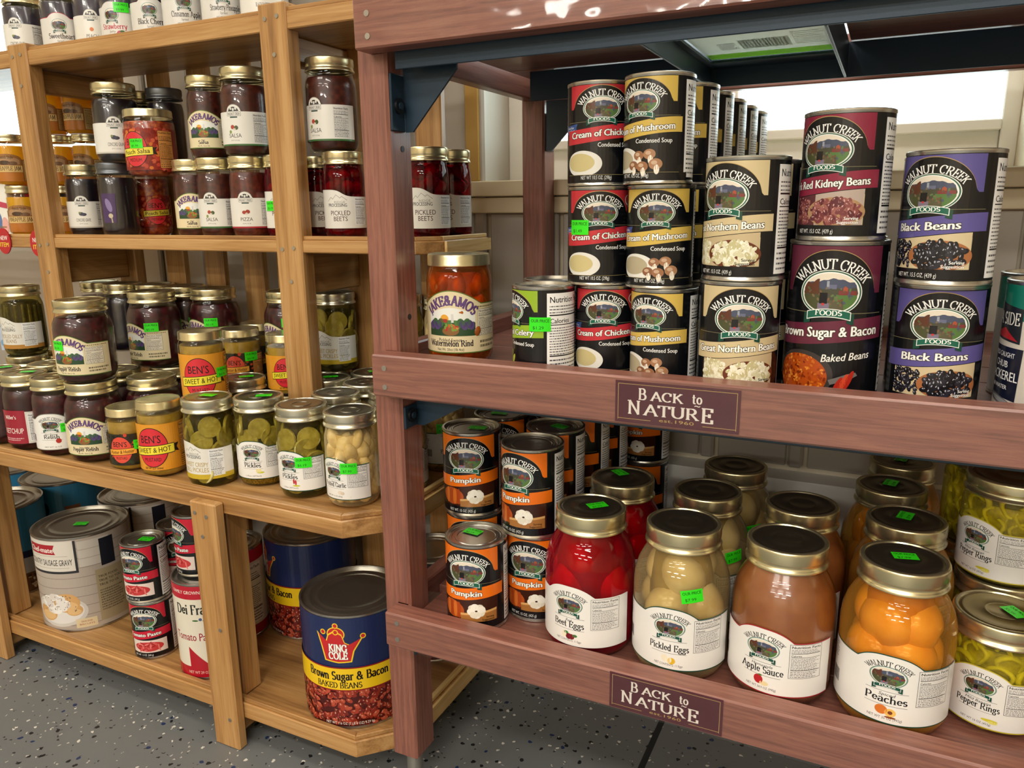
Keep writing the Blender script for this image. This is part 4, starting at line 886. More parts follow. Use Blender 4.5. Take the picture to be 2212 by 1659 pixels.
PROD = {
 'p_beetegg': lambda J: wc_jar(J['R'], J['lz'], J['lh'], 'Beet Eggs', 'Red', _g['beet'], 'eeece8', 'NET CONTENTS: 11 Eggs', .042),
 'p_egg': lambda J: wc_jar(J['R'], J['lz'], J['lh'], 'Pickled Eggs', None, _g['eggs'], '1c4a3a', 'NET CONTENTS: 11 Eggs', .048),
 'p_apple': lambda J: wc_jar(J['R'], J['lz'], J['lh'], 'Apple Sauce', 'Homestyle', _g['apple'], 'a82430', 'NET WT 34.9 OZ (990g)', .048),
 'p_peach': lambda J: wc_jar(J['R'], J['lz'], J['lh'], 'Peaches', 'Spiced', _g['peach'], '1c4a3a', 'NET WT 35 OZ (992g)', .042),
 'p_pepper': lambda J: wc_jar(J['R'], J['lz'], J['lh'], 'Pepper Rings', 'Mild Banana', _g['pepper'], 'c8b83a', 'NET WT 16 OZ (453g)', .050),
 'p_bb': lambda J: wc_jar(J['R'], J['lz'], J['lh'], 'Pickles', 'Bread & Butter', _g['onion'], '1c4a3a', '1 Pint (473ml)', .036),
 'p_fire': lambda J: wc_jar(J['R'], J['lz'], J['lh'], 'Pickles', 'Sweet Fire', _g['chili'], '1c4a3a', '1 Pint (473ml)', .036),
 'p_garlic': lambda J: wc_jar(J['R'], J['lz'], J['lh'], 'Pickled Garlic', 'Sweet', _g['garlic'], '1c4a3a', 'NET WT 16 OZ (454g)', .052),
 'p_wrelish': lambda J: wc_jar(J['R'], J['lz'], J['lh'], 'Relish', 'Hot Pepper', [(.014, .006, .006, .006, 'b03028')], '8a8a80', 'NET WT 16 OZ', .032),
 'n_salsa': lambda J: new_label(J['R'], J['lz'], J['lh'], 'SALSA', [(-.003, .001, .0032, .0032, 'b04a3c'), (.003, 0, .0032, .0032, '4a5a34'), (0, -.002, .002, .002, 'd8d0c0'), (-.007, -.006, .0022, .0026, '8a9a5a')], '3c6a3a'),
 'n_pizza': lambda J: new_label(J['R'], J['lz'], J['lh'], 'PIZZA', [(-.003, 0, .0035, .003, 'a83a2c'), (.003, .001, .0038, .0034, '9a3226'), (.001, -.002, .002, .0018, 'd8c8b8')], 'a82434', 'SAUCE'),
 'n_grape': lambda J: new_label(J['R'], J['lz'], J['lh'], 'CONCORD GRAPE', [(-.002, 0, .0045, .0035, '4a4a5c'), (.002, -.001, .005, .003, '3c3c50'), (-.005, .002, .002, .002, '7a8a4a')], 'c8c4ba'),
 'n_peach': lambda J: new_label(J['R'], J['lz'], J['lh'], 'PEACH', [(0, 0, .0035, .0035, 'd0702c')], 'c8bcae'),
 'n_rasp': lambda J: new_label(J['R'], J['lz'], J['lh'], 'BLACK RASPBERRY', [(0, 0, .004, .0035, '3a2a3c')], 'c8c4ba'),
 'j_salsa': lambda J: jake(J['R'], J['lz'], J['lh'], [('Mild', .0028, .006), ('Salsa', .0055, .017), ('Net Wt. 16oz (1 lb)', .0022, .020)], .058),
 'j_relish': lambda J: jake(J['R'], J['lz'], J['lh'], [('Sweet & Hot', .0030, .016), ('Pepper Relish', .0060, .040), ('Net Wt. 16oz (1 lb)', .0022, .022)], .066),
 'j_rind': lambda J: jake(J['R'], J['lz'], J['lh'], [('Pickled Sweet', .0036, .024), ('Watermelon Rind', .0058, .047), ('Net Wt. 20oz (1lb 4oz)', .0028, .028)], .072),
 'b_sweet': lambda J: bens(J['R'], J['lz'], J['lh'], ("BEN'S", 'SWEET & HOT', 'MUSTARD'), 'e0982c'),
 'b_hot': lambda J: bens(J['R'], J['lz'], J['lh']*.9, ("BEN'S", 'Hotter & Hotter', 'MUSTARD'), '2c2a1c', red='e0503c', band='f0a83c', fruit=('2c3a20', '1c1c14', 'c8482c', '3a2a1c', '2a241a')),
 'b_peach': lambda J: bens(J['R'], J['lz'], J['lh'], ("BEN'S", 'Peach Salsa', 'MEDIUM'), '8c2418', band='ecd84a', fruit=('b8402c', 'd0702c', 'a02c20', 'c8583c', '7c1c14')),
 'r_dill': lambda J: ridge(J['R'], J['lz'], J['lh'], ('SWEET CRISPY', 'DILL PICKLES'), 'b89a3c', 'c8ac2c'),
 'r_beet': lambda J: ridge(J['R'], J['lz'], J['lh'], ('PICKLED', 'BEETS'), '4a2028', None),
 'r_beans': lambda J: ridge(J['R'], J['lz'], J['lh'], ('PICKLED DILLY', 'BEANS'), 'a88a5c', 'b8843c'),
}
def art_ketchup(J):
    a = Art(); h = J['lh']; a.area(-.05, .05, 0, lambda u: h-.004-.05*max(0, u), 'e4e0d8', 1, n=40); a.area(-.05, .013, 0, lambda u: h-.002-.05*max(0, u), '9c2434', 2, n=26)
    a.text("Miller's", -.012, h*.72, .006, 'f0e8e0', 3, serif=True, fit=.022); a.text('KETCHUP', -.010, h*.3, .0095, 'f4ece4', 3, bold=.01, fit=.036); a.lines(-.03, h*.08, .008, h*.18, 2, 'd8b0b0', 3)
    a.nutrition(.016, .004, .042, h-.008, 2); return a.mesh('label', J['R'], J['lz'])
PROD['ketchup'] = art_ketchup
def art_jam(J):
    a = Art(); h = J['lh']; hw = .062; tp = lambda u: h-.010+.010*math.sqrt(max(0, 1-(u/.026)**2))
    a.area(-hw, hw, 0, lambda u: tp(u) if abs(u) < .026 else h-.010, '9a6a3a', 1, n=50); a.rect(-.0262, 0, -.0258, h-.010, '3a2414', 3); a.rect(.0258, 0, .0262, h-.010, '3a2414', 3)
    a.rect(-.0258, h*.34, .0258, h*.58, 'dcb878', 2); a.area(-.022, .022, h*.62, lambda u: tp(u)-.006, 'b08a64', 2, n=14); a.ell(-.004, h*.68, .010, .004, '4a3424', 3); a.ell(.01, h*.66, .008, .0035, '7a5a44', 3)
    a.text('PINEAPPLE JAM', 0, h*.40, .0075, '33220e', 3, serif=True, fit=.046); a.rect(-.0258, 0, .0258, h*.32, 'b8702a', 2); a.text('Amish Style', 0, h*.83, .005, '3a2a1c', 3, serif=True, fit=.024)
    a.nutrition(.028, .002, .054, h-.012, 2, bg='c2a266', fg='4a3a20'); return a.mesh('label', J['R'], J['lz'])
PROD['jam'] = art_jam
def art_jelly(title, col, fr, edge, two=None):
    def f(J):
        a = Art(); h = J['lh']; hw = .062; tp = lambda u: h-.008+.008*max(0, 1-(abs(u)/.018)**2.4)
        a.area(-hw, hw, -.001, lambda u: tp(u)+.001, edge, 0, n=50); a.area(-hw, hw, 0, tp, 'dedcd6', 1, n=50)
        oval_logo(a, 0, h*.66, .0105, h*.15, 2, dark=False); a.text(title, .002, h*.27, .0080, col, 2, serif=True, bold=1.1, fit=min(.044, len(title)*.0042))
        a.text(two or 'Spread', 0, h*.17, .0034, '5a5a58', 2, fit=.01); a.text('NET WT 9 OZ (255g)', 0, h*.07, .0028, '4a4a48', 2, fit=.022)
        for x, y, r in fr: a.ell(x, h*.13+y, r, r*.9, col if title == 'Strawberry' else edge, 3, n=12); a.ell(x+.003, h*.13+y+.004, r*.6, r*.3, '3c6a3a', 4, n=10)
        a.nutrition(.030, .003, .054, h-.010, 2, bg='cfd2cc'); return a.mesh('label', J['R'], J['lz'])
    return f
PROD['y_heart'] = art_jelly('Sweetheart', '3a2a2c', [(.016, 0, .006)], 'b8243c')
PROD['y_straw'] = art_jelly('Strawberry', 'b8304a', [(.012, 0, .006)], 'c8c4be', 'Jelly')
PROD['y_cherry'] = art_jelly('Black Cherry', '2a2024', [(.014, 0, .005), (.019, .001, .005)], '4a1c28')
PROD['y_cinn'] = art_jelly('Cinnamon Apple', '2a2024', [(.020, 0, .005)], '9c2c34')
PROD['y_pine'] = art_jelly('Strawberry Pineapple', '2a2420', [(.020, 0, .005)], '8c2438')
# ------------------------------------------------------------------ the room
WALL_Y = 1.22
def floor_mat():
    m, n, l, b = nmat('floor_epoxy'); tc = n.new('ShaderNodeTexCoord'); prev = None
    base = n.new('ShaderNodeRGB'); base.outputs[0].default_value = rgba('6e7070'); cur = base.outputs[0]
    for sc, thr, cols, sd, prob in ((75, .17, 'd6d2c6', 0, .07), (62, .19, '1c1e22', 5, .13), (40, .13, '22345c', 11, .10), (120, .17, '2c2e32', 17, .10), (135, .17, 'c4c0b4', 23, .08)):
        mp = n.new('ShaderNodeMapping'); mp.inputs['Location'].default_value = (sd, sd*.7, 0); l.new(tc.outputs['Object'], mp.inputs['Vector'])
        nz = n.new('ShaderNodeTexNoise'); nz.inputs['Scale'].default_value = sc*1.6; l.new(mp.outputs[0], nz.inputs['Vector'])
        ad = n.new('ShaderNodeVectorMath'); ad.operation = 'MULTIPLY_ADD'; ad.inputs[1].default_value = (.009, .009, 0); l.new(nz.outputs['Color'], ad.inputs[0]); l.new(mp.outputs[0], ad.inputs[2])
        v = n.new('ShaderNodeTexVoronoi'); v.voronoi_dimensions = '2D'; v.inputs['Scale'].default_value = sc; l.new(ad.outputs[0], v.inputs['Vector'])
        lt = n.new('ShaderNodeMath'); lt.operation = 'LESS_THAN'; lt.inputs[1].default_value = thr; l.new(v.outputs['Distance'], lt.inputs[0])
        sp = n.new('ShaderNodeSeparateColor'); l.new(v.outputs['Color'], sp.inputs[0])
        lp = n.new('ShaderNodeMath'); lp.operation = 'LESS_THAN'; lp.inputs[1].default_value = prob; l.new(sp.outputs[0], lp.inputs[0])
        ml = n.new('ShaderNodeMath'); ml.operation = 'MULTIPLY'; l.new(lt.outputs[0], ml.inputs[0]); l.new(lp.outputs[0], ml.inputs[1])
        mx = n.new('ShaderNodeMix'); mx.data_type = 'RGBA'; l.new(ml.outputs[0], mx.inputs[0]); l.new(cur, mx.inputs[6]); mx.inputs[7].default_value = rgba(cols); cur = mx.outputs[2]
    l.new(cur, b.inputs['Base Color']); setp(b, Roughness=.42)
floor_mat()
plain('wall_cream', 'e0d4bb', .55); plain('wall_grey', 'b9b3a8', .6, bump=.05, bscale=40); plain('trim_cream', 'e2d4b2', .5); plain('trim_white', 'efece2', .45)
plain('ceiling_white', 'e8e4da', .7); plain('lamp_diffuser', 'fff4e0', .5, emit=4.0); plain('joint_dark', '1e2022', .7); plain('casing_gold', 'c09a52', .5); plain('plaster_warm', 'c8b89c', .7)
def struct(o): o['kind'] = 'structure'; return o
struct(box('floor', -3.6, 2.6, -7.0, WALL_Y, -.05, 0, 'floor_epoxy', bev=0))
j = box('trim_1', -.262, -.253, .55, 1.2, -.004, .0006, 'joint_dark', bev=0); struct(j)
struct(box('ceiling', -3.6, 2.6, -7.0, WALL_Y+.16, 2.6, 2.66, 'ceiling_white', bev=0))
struct(box('wall_front', -3.6, 2.6, -7.08, -7.0, 0, 2.6, 'plaster_warm', bev=0))
struct(box('wall_left', -3.68, -3.6, -7.0, WALL_Y, 0, 2.6, 'plaster_warm', bev=0))
struct(box('wall_right', 2.6, 2.68, -7.0, WALL_Y, 0, 2.6, 'plaster_warm', bev=0))
# back wall, with two window openings
WX0, WX1, WZ0, WZ1 = -.642, .150, .842, 1.95      # window 1 behind the red rack
LX0, LX1, LZ0, LZ1 = -3.1, -1.60, .82, 2.05         # window 2 far left
wb = bpy.data.objects.new('wall_back', None); link(wb); struct(wb)
T = .14
box('wall_slab', -3.6, LX0, WALL_Y, WALL_Y+T, 0, 2.6, 'wall_grey', wb, 0)
box('wall_slab', LX0, LX1, WALL_Y, WALL_Y+T, 0, LZ0, 'wall_grey', wb, 0); box('wall_slab', LX0, LX1, WALL_Y, WALL_Y+T, LZ1, 2.6, 'wall_grey', wb, 0)
box('wall_slab', LX1, WX0, WALL_Y, WALL_Y+T, 0, 2.6, 'wall_grey', wb, 0)
box('wall_slab', WX0, WX1, WALL_Y, WALL_Y+T, 0, WZ0, 'wall_cream', wb, 0); box('wall_slab', WX0, WX1, WALL_Y, WALL_Y+T, WZ1, 2.6, 'wall_cream', wb, 0)
box('wall_slab', WX1, 2.6, WALL_Y, WALL_Y+T, 0, 2.6, 'wall_cream', wb, 0)
xx = -1.58
while xx < 2.4:     # ribbed wall panels
    top = .79 if WX0-.06 < xx < WX1+.1 else 2.3
    box('wall_panel', xx, xx+.105, WALL_Y-.006, WALL_Y, .40, top, 'wall_grey', wb, .002)
    box('rib', xx+.108, xx+.130, WALL_Y-.014, WALL_Y, .40, top, 'wall_grey', wb, .004); xx += .136
# window 1: casing boards, sill, sash, glass
w1 = bpy.data.objects.new('window_1', None); link(w1); struct(w1)
box('casing_board', WX0-.10, WX1+.10, WALL_Y-.022, WALL_Y, .818, .844, 'trim_cream', w1); box('casing_board', WX0-.10, WX1+.10, WALL_Y-.018, WALL_Y, .790, .816, 'trim_cream', w1)
box('casing_board', WX0-.026, WX0, WALL_Y-.018, WALL_Y, .844, 2.0, 'casing_gold', w1); box('casing_board', WX1, WX1+.05, WALL_Y-.018, WALL_Y, .844, 2.0, 'trim_cream', w1)
SY = WALL_Y+.10
box('sash_rail', WX0+.0455, WX1-.0225, SY+.001, SY+.03, WZ0+.001, WZ0+.070, 'trim_white', w1); box('sash_rail', WX0+.0455, WX1-.0225, SY-.012, SY+.0008, WZ0+.056, WZ0+.071, 'trim_white', w1)
box('sash_stile', WX0, WX0+.045, SY, SY+.03, WZ0, WZ1, 'trim_white', w1); box('sash_stile', WX1-.022, WX1, SY-.006, SY+.03, WZ0, WZ1, 'trim_white', w1); box('sash_stile', WX0+.05, WX0+.062, SY-.008, SY+.03, WZ0+.08, WZ1, 'trim_white', w1)
box('mullion', -.255, -.235, SY, SY+.03, WZ0, WZ1, 'trim_white', w1); box('latch', WX0+.062, WX0+.10, SY-.02, SY-.008, WZ0+.105, WZ0+.112, 'brass', w1)
box('pane', WX0, WX1, SY+.018, SY+.021, WZ0+.07, WZ1, 'pane_glass', w1, 0)
w2 = bpy.data.objects.new('window_2', None); link(w2); struct(w2)
for a_, b_, c_, d_ in ((LX0, LX1, LZ0, LZ0+.06), (LX0, LX1, LZ1-.05, LZ1), (LX0, LX0+.05, LZ0, LZ1), (LX1-.05, LX1, LZ0, LZ1), ((LX0+LX1)/2-.02, (LX0+LX1)/2+.02, LZ0, LZ1)): box('sash_bar', a_, b_, SY, SY+.03, c_, d_, 'trim_white', w2)
box('pane', LX0, LX1, SY+.018, SY+.021, LZ0, LZ1, 'pane_glass', w2, 0)
# ledge along the wall foot
bb = box('baseboard_back', -1.75, 2.4, WALL_Y-.050, WALL_Y, .310, .392, 'trim_white', None); struct(bb)
# ceiling lamps, the added far rows among them
for lx, ly, lw in LAMPS:
    e = empty('ceiling_light', (lx, ly, 2.6), 'flat fluorescent ceiling light with a pale diffuser', 'ceiling light', 'fluorescent lights on the shop ceiling')
    f1 = box('housing', -.62, .62, -.17, .17, -.05, 0, 'trim_white', e); box('diffuser', -.58, .58, -.14, .14, -.056, -.049, 'lamp_diffuser', e, 0)
# ------------------------------------------------------------------ red display rack
rr = empty('display_rack', (0, 0, 0), 'dark red wooden display rack with steel brackets and tiered shelves of cans', 'rack')
RX0, RX1 = -.522, .62; YF, YB = .705, 1.195
PX0, PX1, PY0, PY1 = -.5405, -.502, .733, .778
def post(x0, x1, y0, y1):
    p = box('post', x0, x1, y0, y1, .085, 1.62, 'redwood_z', rr, .003)
    c = cyl('levelling_foot', .011, ((x0+x1)/2, (y0+y1)/2, .012), ((x0+x1)/2, (y0+y1)/2, .088), 'screw', rr)
    cyl('foot_pad', .019, ((x0+x1)/2, (y0+y1)/2, 0), ((x0+x1)/2, (y0+y1)/2, .014), 'black_bolt', rr); return p
post(PX0, PX1, PY0, PY1); post(RX1-.04, RX1, PY0, PY1); post(PX0, PX1, YB-.037, YB+.008); post(RX1-.04, RX1, YB-.037, YB+.008)
# peg holes in the front post
for zz in (.675, .865, .905): cyl('peg_hole', .0035, (PX1-.001, PY0+.025, zz), (PX1+.0006, PY0+.025, zz), 'black_bolt', rr, 10)
RAILS = [(.268, .3135, .295), (.589, .638, .6165), (.962, 1.028, .985)]
SIGN = sign_art()
for k, (z0, z1, zs) in enumerate(RAILS):
    r = box('front_rail', RX0, RX1+.02, YF, PY0, z0, z1, 'redwood_x', rr, .002)
    for dz in (.012, .034): cyl('rail_screw', .0032, (RX0+.018, YF-.0008, z0+dz), (RX0+.018, YF+.002, z0+dz), 'screw', r, 12).location -= r.location
    box('clear_strip', RX0+.004, RX1+.018, YF-.0022, YF-.0019, z0+.001, z1-.001, 'clear_film', rr, 0)
    sg = mesh_obj('rail_sign', SIGN, r); sg.location = Vector((-.169, YF-.0008, z0+.003+(.0 if k < 2 else .012)))-r.location
    sg['label'] = 'maroon sign reading BACK to NATURE est. 1960'
    box('side_rail', PX0+.003, PX0+.024, PY1+.0005, YB-.0375, z0, z1, 'redwood_y', rr, .002); box('corner_block', RX0+.002, PX1+.002, PY0, PY0+.0005, z0, z1, 'redwood_x', rr, 0); box('side_rail', RX1-.062, RX1-.04, PY0, YB-.04, z0, z1, 'redwood_y', rr, .002)
    box('back_rail', PX1, RX1-.04, YB-.012, YB+.008, z0-.002, z1-.008, 'redwood_x', rr, .002)
    if k < 2:
        n = 5; ys = [PY0+.001+(YB-.014-PY0)*i/n for i in range(n+1)]
        for i in range(n): box('shelf_plank', PX0+.0245 if ys[i] > PY1 and ys[i+1] < YB-.037 else PX1+.0005, RX1-.063, ys[i]+.0008, ys[i+1]-.0008, zs-.014, zs, 'redwood_x', rr, .001)
    # steel brackets at the left posts
    zb = z0-.001
    def gusset(y, sy, hgt):
        g = prism('steel_bracket', [(PX1+.0025, zb), (PX1+.0025, zb-hgt), (PX1+.012, zb-hgt), (PX1+.070, zb-.016), (PX1+.070, zb)], 1, y, y+.003*sy, 'steel_blue', rr)
        ya, yb = sorted((y, y-.026*sy))
        fl = box('bracket_flange', PX1, PX1+.003, ya, yb, zb-hgt, zb-.018, 'steel_blue', rr, .001)
        yc = (ya+yb)/2
        cyl('bolt_head', .0085, (PX1+.003, yc, zb-hgt*.66), (PX1+.006, yc, zb-hgt*.66), 'black_bolt', rr, 20); cyl('bolt_socket', .004, (PX1+.006, yc, zb-hgt*.66), (PX1+.0075, yc, zb-hgt*.66), 'steel_blue', rr, 8)
    if k: gusset(PY1-.016, 1, .078 if k == 2 else .046); gusset(YB-.030, -1, .075)
    else: gusset(PY1-.016, 1, .026)
    cyl('bracket_bolt', .006, (PX1+.026, PY1-.030, zb+.004), (PX1+.026, PY1-.033, zb+.004), 'black_bolt', rr, 12)
    if k < 2:
        box('steel_beam', PX1+.07, RX1-.06, PY1-.016, PY1-.013, zb-.018, zb-.003, 'steel_blue', rr, .0006); box('steel_beam', PX1+.03, RX1-.06, YB-.034, YB-.031, zb-.022, zb-.003, 'steel_blue', rr, .0006)
# top tier: two plank decks with an open steel bay between
z0, z1, zs = RAILS[2]
box('steel_beam', PX1+.010, RX1-.06, PY0+.002, PY0+.005, .945, .984, 'steel_blue', rr, .0006)
box('steel_beam', PX1+.030, RX1-.06, 1.040, 1.043, .945, .984, 'steel_blue', rr, .0006)
for xa, xb in ((PX1+.0005, -.2245), (-.0605, RX1-.063)):
    n = 3; ys = [PY1+.002+(YB-.040-PY1)*i/n for i in range(n+1)]
    for i in range(n): box('deck_plank', xa, xb, ys[i]+.0006, ys[i+1]-.0006, .985, .999, 'redwood_x', rr, .001)
    box('deck_plank', max(xa, PX1+.001), min(xb, RX1-.064), PY0+.006, PY1+.001, .985, .999, 'redwood_x', rr, .001)
for xa in (-.2235, -.0645): box('steel_cross_beam', xa, xa+.003, PY0+.0055, 1.0395, .945, .984, 'steel_blue', rr, .0006)
box('steel_ledge', -.2203, -.2120, PY0+.0055, 1.0395, .966, .969, 'steel_blue', rr, .0004); box('steel_ledge', -.0728, -.0647, PY0+.0055, 1.0395, .966, .969, 'steel_blue', rr, .0004); box('steel_pan', -.2118, -.0730, .9930, 1.0395, .966, .969, 'steel_blue', rr, .0004)
# ------------------------------------------------------------------ pine shelf units on the left
def pine_unit(posts, xe, label):
    """posts: left x of each post; xe: right end of the boards"""
    e = empty('wooden_shelf_unit', (0, 0, 0), label, 'shelf unit')
    PW = .050; YL, YU, YBK = .742, .902, 1.086
    for x in posts:
        f = box('lower_post', x-.036, x+.014, YL-.017, YL-.0005, .0, .397, 'pine_z', e, .002); box('lower_upright', x-.034, x+.004, YL+.012, YL+.048, .073, .3775, 'pine_z', e, .002)
        for dx, dz in ((-.026, .380), (-.004, .377), (-.015, .345), (.0, .20), (.0, .05)): cyl('screw', .0030, (x+dx, YL-.0182, dz), (x+dx, YL-.0160, dz), 'screw', f, 10).location -= f.location
        up = box('upper_post', x, x+PW, YU, YU+.027, .404, 1.082, 'pine_z', e, .002)
        for zz in (1.062, .742):
            for dx, dz in ((.013, 0), (.035, .002), (.026, -.048)): cyl('screw', .0032, (x+dx, YU-.0012, zz+dz), (x+dx, YU+.001, zz+dz), 'screw', up, 10).location -= up.location
        box('back_post', x, x+PW, YBK-.02, YBK+.004, 0, 1.5, 'pine_z', e, .002)
        for zz, zt in ((1.006, 1.0455), (.672, .7365)): box('side_apron', x+.012, x+.030, YU+.027, YBK-.02, zz, zt, 'pine_y', e, .002)
        box('base_bearer', x-.030, x+.004, YL+.003, YBK-.02, .018, .046, 'pine_y', e, .002)
    def shelf(zb, zt, yf, xs, lip=.007, ch=.055):
        prism('shelf_board', [(xs, yf), (xe-ch, yf), (xe, yf+ch), (xe, YBK-.018), (xs, YBK-.018)], 2, zb, zt, 'pine_x', e, .0015)
        t = .008; q = .003
        prism('shelf_lip', [(xs, yf+q), (xe-ch-q*.4, yf+q), (xe-ch-q*.4-t*.4, yf+q+t), (xs, yf+q+t)], 2, zt, zt+lip, 'pine_x', e, .001)
        prism('shelf_lip', [(xe-ch-q*.4, yf+q), (xe-q, yf+ch+q*.4), (xe-q-t, yf+ch+q*.4+t*.4), (xe-ch-q*.4-t*.4, yf+q+t)], 2, zt, zt+lip, 'pine_x', e, .001)
        prism('shelf_lip', [(xe-q, yf+ch+q*.4), (xe-q, YBK-.018), (xe-q-t, YBK-.018), (xe-q-t, yf+ch+q*.4+t*.4)], 2, zt, zt+lip, 'pine_pale_y', e, .001)
        prism('shelf_end', [(xe, yf+ch), (xe+.004, yf+ch), (xe+.004, YBK-.018), (xe, YBK-.018)], 2, zb, zt-.001, 'pine_pale_y', e, 0)
    XS = posts[0]-.04
    shelf(.046, .072, YL, XS); shelf(.378, .403, YL, XS); shelf(.737, .7555, YU+.003, XS, .006, .03); shelf(1.046, 1.070, YU+.003, XS, .006, .03)
    return e
pu = pine_unit((-2.30, -1.402, -.832), -.556, 'honey pine shelf unit with a deep counter, jars on every shelf, beside the red rack')
for xa in (-1.245, -1.142, -1.045, -.965, -.66): box('back_slat', xa-.024, xa+.024, 1.0695, 1.084, .11, 1.5, 'pine_z', pu, .002)
# ------------------------------------------------------------------ goods on the red rack
ZB, ZM = .2955, .617
def P(u, v, z): return at_z(u, v, z)
FR = 'cans at the front of the middle shelf of the red rack'
# soup cans: three high
cx, cy = -.282, .797
for i, (off, tx) in enumerate(((-8, 'bottom'), (0, 'middle'), (2, 'top'))):
    can('chicken', cx+(0, .002, .003)[i], cy-(0, 0, .004)[i], ZM+.1016*i, off, 'red and black cream of chicken soup can, %s of the three-high stack' % tx, 'soup cans on the red rack', side=(.060, -38, '$1.49') if i == 1 else None)
for i, (off, tx) in enumerate(((-30, 'bottom'), (-9, 'middle'), (-33, 'top'))):
    can('mushroom', -.212+(0, .001, -.001)[i], .788-(0, .002, .014)[i], ZM+.1016*i, off, 'yellow and black cream of mushroom soup can, %s of the foremost stack' % tx, 'soup cans on the red rack')
for k in range(1, 6):
    for i in range(3): can('mushroom', -.2085+.0026*k, .788+.0685*k, ZM+.1016*i, -33, 'cream of mushroom soup can in the row running back to the wall', 'mushroom soup cans in the row behind the front stack')
for k in range(1, 5):
    for i in range(2): can('mushroom', -.283-.0035*k, .797+.069*k, ZM+.1016*i, 40, 'cream of mushroom soup can behind the cream of chicken stack', 'soup cans behind the chicken stack')
pc = P(1150, 622, ZM+.1016); can('celery', pc.x, pc.y, ZM, -73, 'lime green and black cream of celery soup can with price sticker, beside the rind jar', 'soup cans on the red rack', side=(.062, 66, '$1.29'))
pc = P(1200, 601, ZM+.1016); can('celery', pc.x-.004, pc.y, ZM, -40, 'cream of celery soup can behind the stickered celery can', 'soup cans on the red rack')
for i, (off, tx) in enumerate(((2, 'lower'), (-33, 'upper'))): can('gn', -.126+.001*i, .772-.006*i, ZM+.113*i, off, 'tan and black great northern beans can, %s of two' % tx, FR)
for i in range(2): can('gn', -.120, .849, ZM+.113*i, -20, 'tan labelled bean can behind the great northern beans stack', 'bean cans in the second row')
can('baked', -.0415, .800, ZM, -6, 'tall maroon and black brown sugar baked beans can under a kidney bean can', FR)
can('kidney', -.041, .790, ZM+.150, -28, 'crimson and black red kidney beans can standing on the baked beans can', FR)
can('baked', -.046, .889, ZM, 10, 'tall maroon baked beans can in the second row', 'bean cans in the second row'); can('kidney', -.046, .884, ZM+.150, 10, 'red kidney beans can behind the front kidney bean can', 'bean cans in the second row')
for i, (off, tx) in enumerate(((3, 'lower'), (-25, 'upper'))): can('black', .0470-.001*i, .796-.008*i, ZM+.113*i, off, 'purple and black black-beans can, %s of two' % tx, FR)
for i in range(2): can('black', .046, .874, ZM+.113*i, -10, 'black-beans can behind the front purple stack', 'bean cans in the second row')
can('mack', .135, .792, ZM, -56, 'teal and silver mackerel can with a navy panel, at the rack front', FR); can('mack', .139, .872, ZM, -10, 'teal topped mackerel can behind the front one', FR)
pj = at_y(990, 548, .812); jar('rind', 'rinds', 'j_rind', pj.x, pj.y, ZM, -17, 'amber jar of pickled watermelon rind with a cream label and gold lid', lid='brass', pieces=True)
# bottom shelf: pumpkin cans
PK = 'orange and black pumpkin cans on the bottom shelf of the red rack'
p = P(1035, 1158, ZB+.113); can('pumpkin', p.x, p.y, ZB, -21, 'orange pumpkin can standing alone in front of the pumpkin stacks', PK, top=(-.008, .010, -.25, '$2.19'))
pa = P(1020, 918, ZB+.226)
for i, t in enumerate(('lower', 'upper')): can('pumpkin', pa.x+.002*(1-i), pa.y+.003*(1-i), ZB+.113*i, -14, 'pumpkin can, %s of the stack next to the corner post' % t, PK, top=(.008, .002, -.1, '$2.19') if i else None)
pb = P(1157, 952, ZB+.226)
for i, t in enumerate(('lower', 'upper')): can('pumpkin', pb.x, pb.y, ZB+.113*i, (-20, -35)[i], 'pumpkin can, %s of the stack touching the red egg jar' % t, PK)
for k in range(1, 6):
    for i in range(2): can('pumpkin', pb.x+.0008*k, pb.y+.0775*k, ZB+.113*i, (-20, -36)[i], 'pumpkin can in the long row behind the egg jar stack', 'pumpkin cans in the row running back', top=(.004, .004, -.1, '$2.19') if i and k == 1 else None)
for k in range(1, 4):
    for i in range(2): can('pumpkin', pa.x+.004+.001*k, pa.y+.0775*k, ZB+.113*i, -10, 'pumpkin can behind the stack next to the corner post', 'pumpkin cans in the second row', top=(-.004, .004, -.1, '$2.19') if i and k == 1 else None)
# quart jars
QH = .168
def Q(u, v, cont, lab, off, label, group=None, **k):
    q = P(u, v, ZB+QH); q *= max(1, .787/q.y); q *= min(1, 1.125/q.y); return jar('quart', cont, lab, q.x, q.y, ZB, off, label, group, lid='brass', disc='pewter_disc', **k)
Q(1278, 1086, 'redeggs', 'p_beetegg', -27, 'large jar of red beet eggs with a stickered lid, at the shelf front', None, top=(.006, .004, .9, '$7.99'))
Q(1347, 1033, 'redeggs', 'p_beetegg', -27, 'large jar of red beet eggs behind the front beet egg jar', None, top=(-.010, .012, -.55, '$7.99'))
Q(1472, 1126, 'eggs', 'p_egg', -12, 'large jar of pale pickled eggs with a bright green price sticker on the glass', None, side=(.106, 24, '$7.99', .16))
Q(1530, 1062, 'eggs', 'p_egg', -12, 'large jar of pickled eggs standing second in its row', None, side=(.102, 50, '$7.99', .1))
Q(1584, 1008, 'eggs', 'p_egg', -12, 'large jar of pickled eggs standing third in its row, before the wall', None, side=(.096, 40, '$7.99', .1))
Q(1700, 1162, 'apple_sauce', 'p_apple', -18, 'large jar of brown apple sauce at the shelf front', None)
Q(1733, 1086, 'apple_sauce', 'p_apple', -18, 'large jar of brown apple sauce behind the front apple sauce jar', None)
Q(1945, 1204, 'peaches', 'p_peach', -3, 'large jar of orange spiced peaches at the shelf front', None, top=(0, .002, .35, '$7.99'))
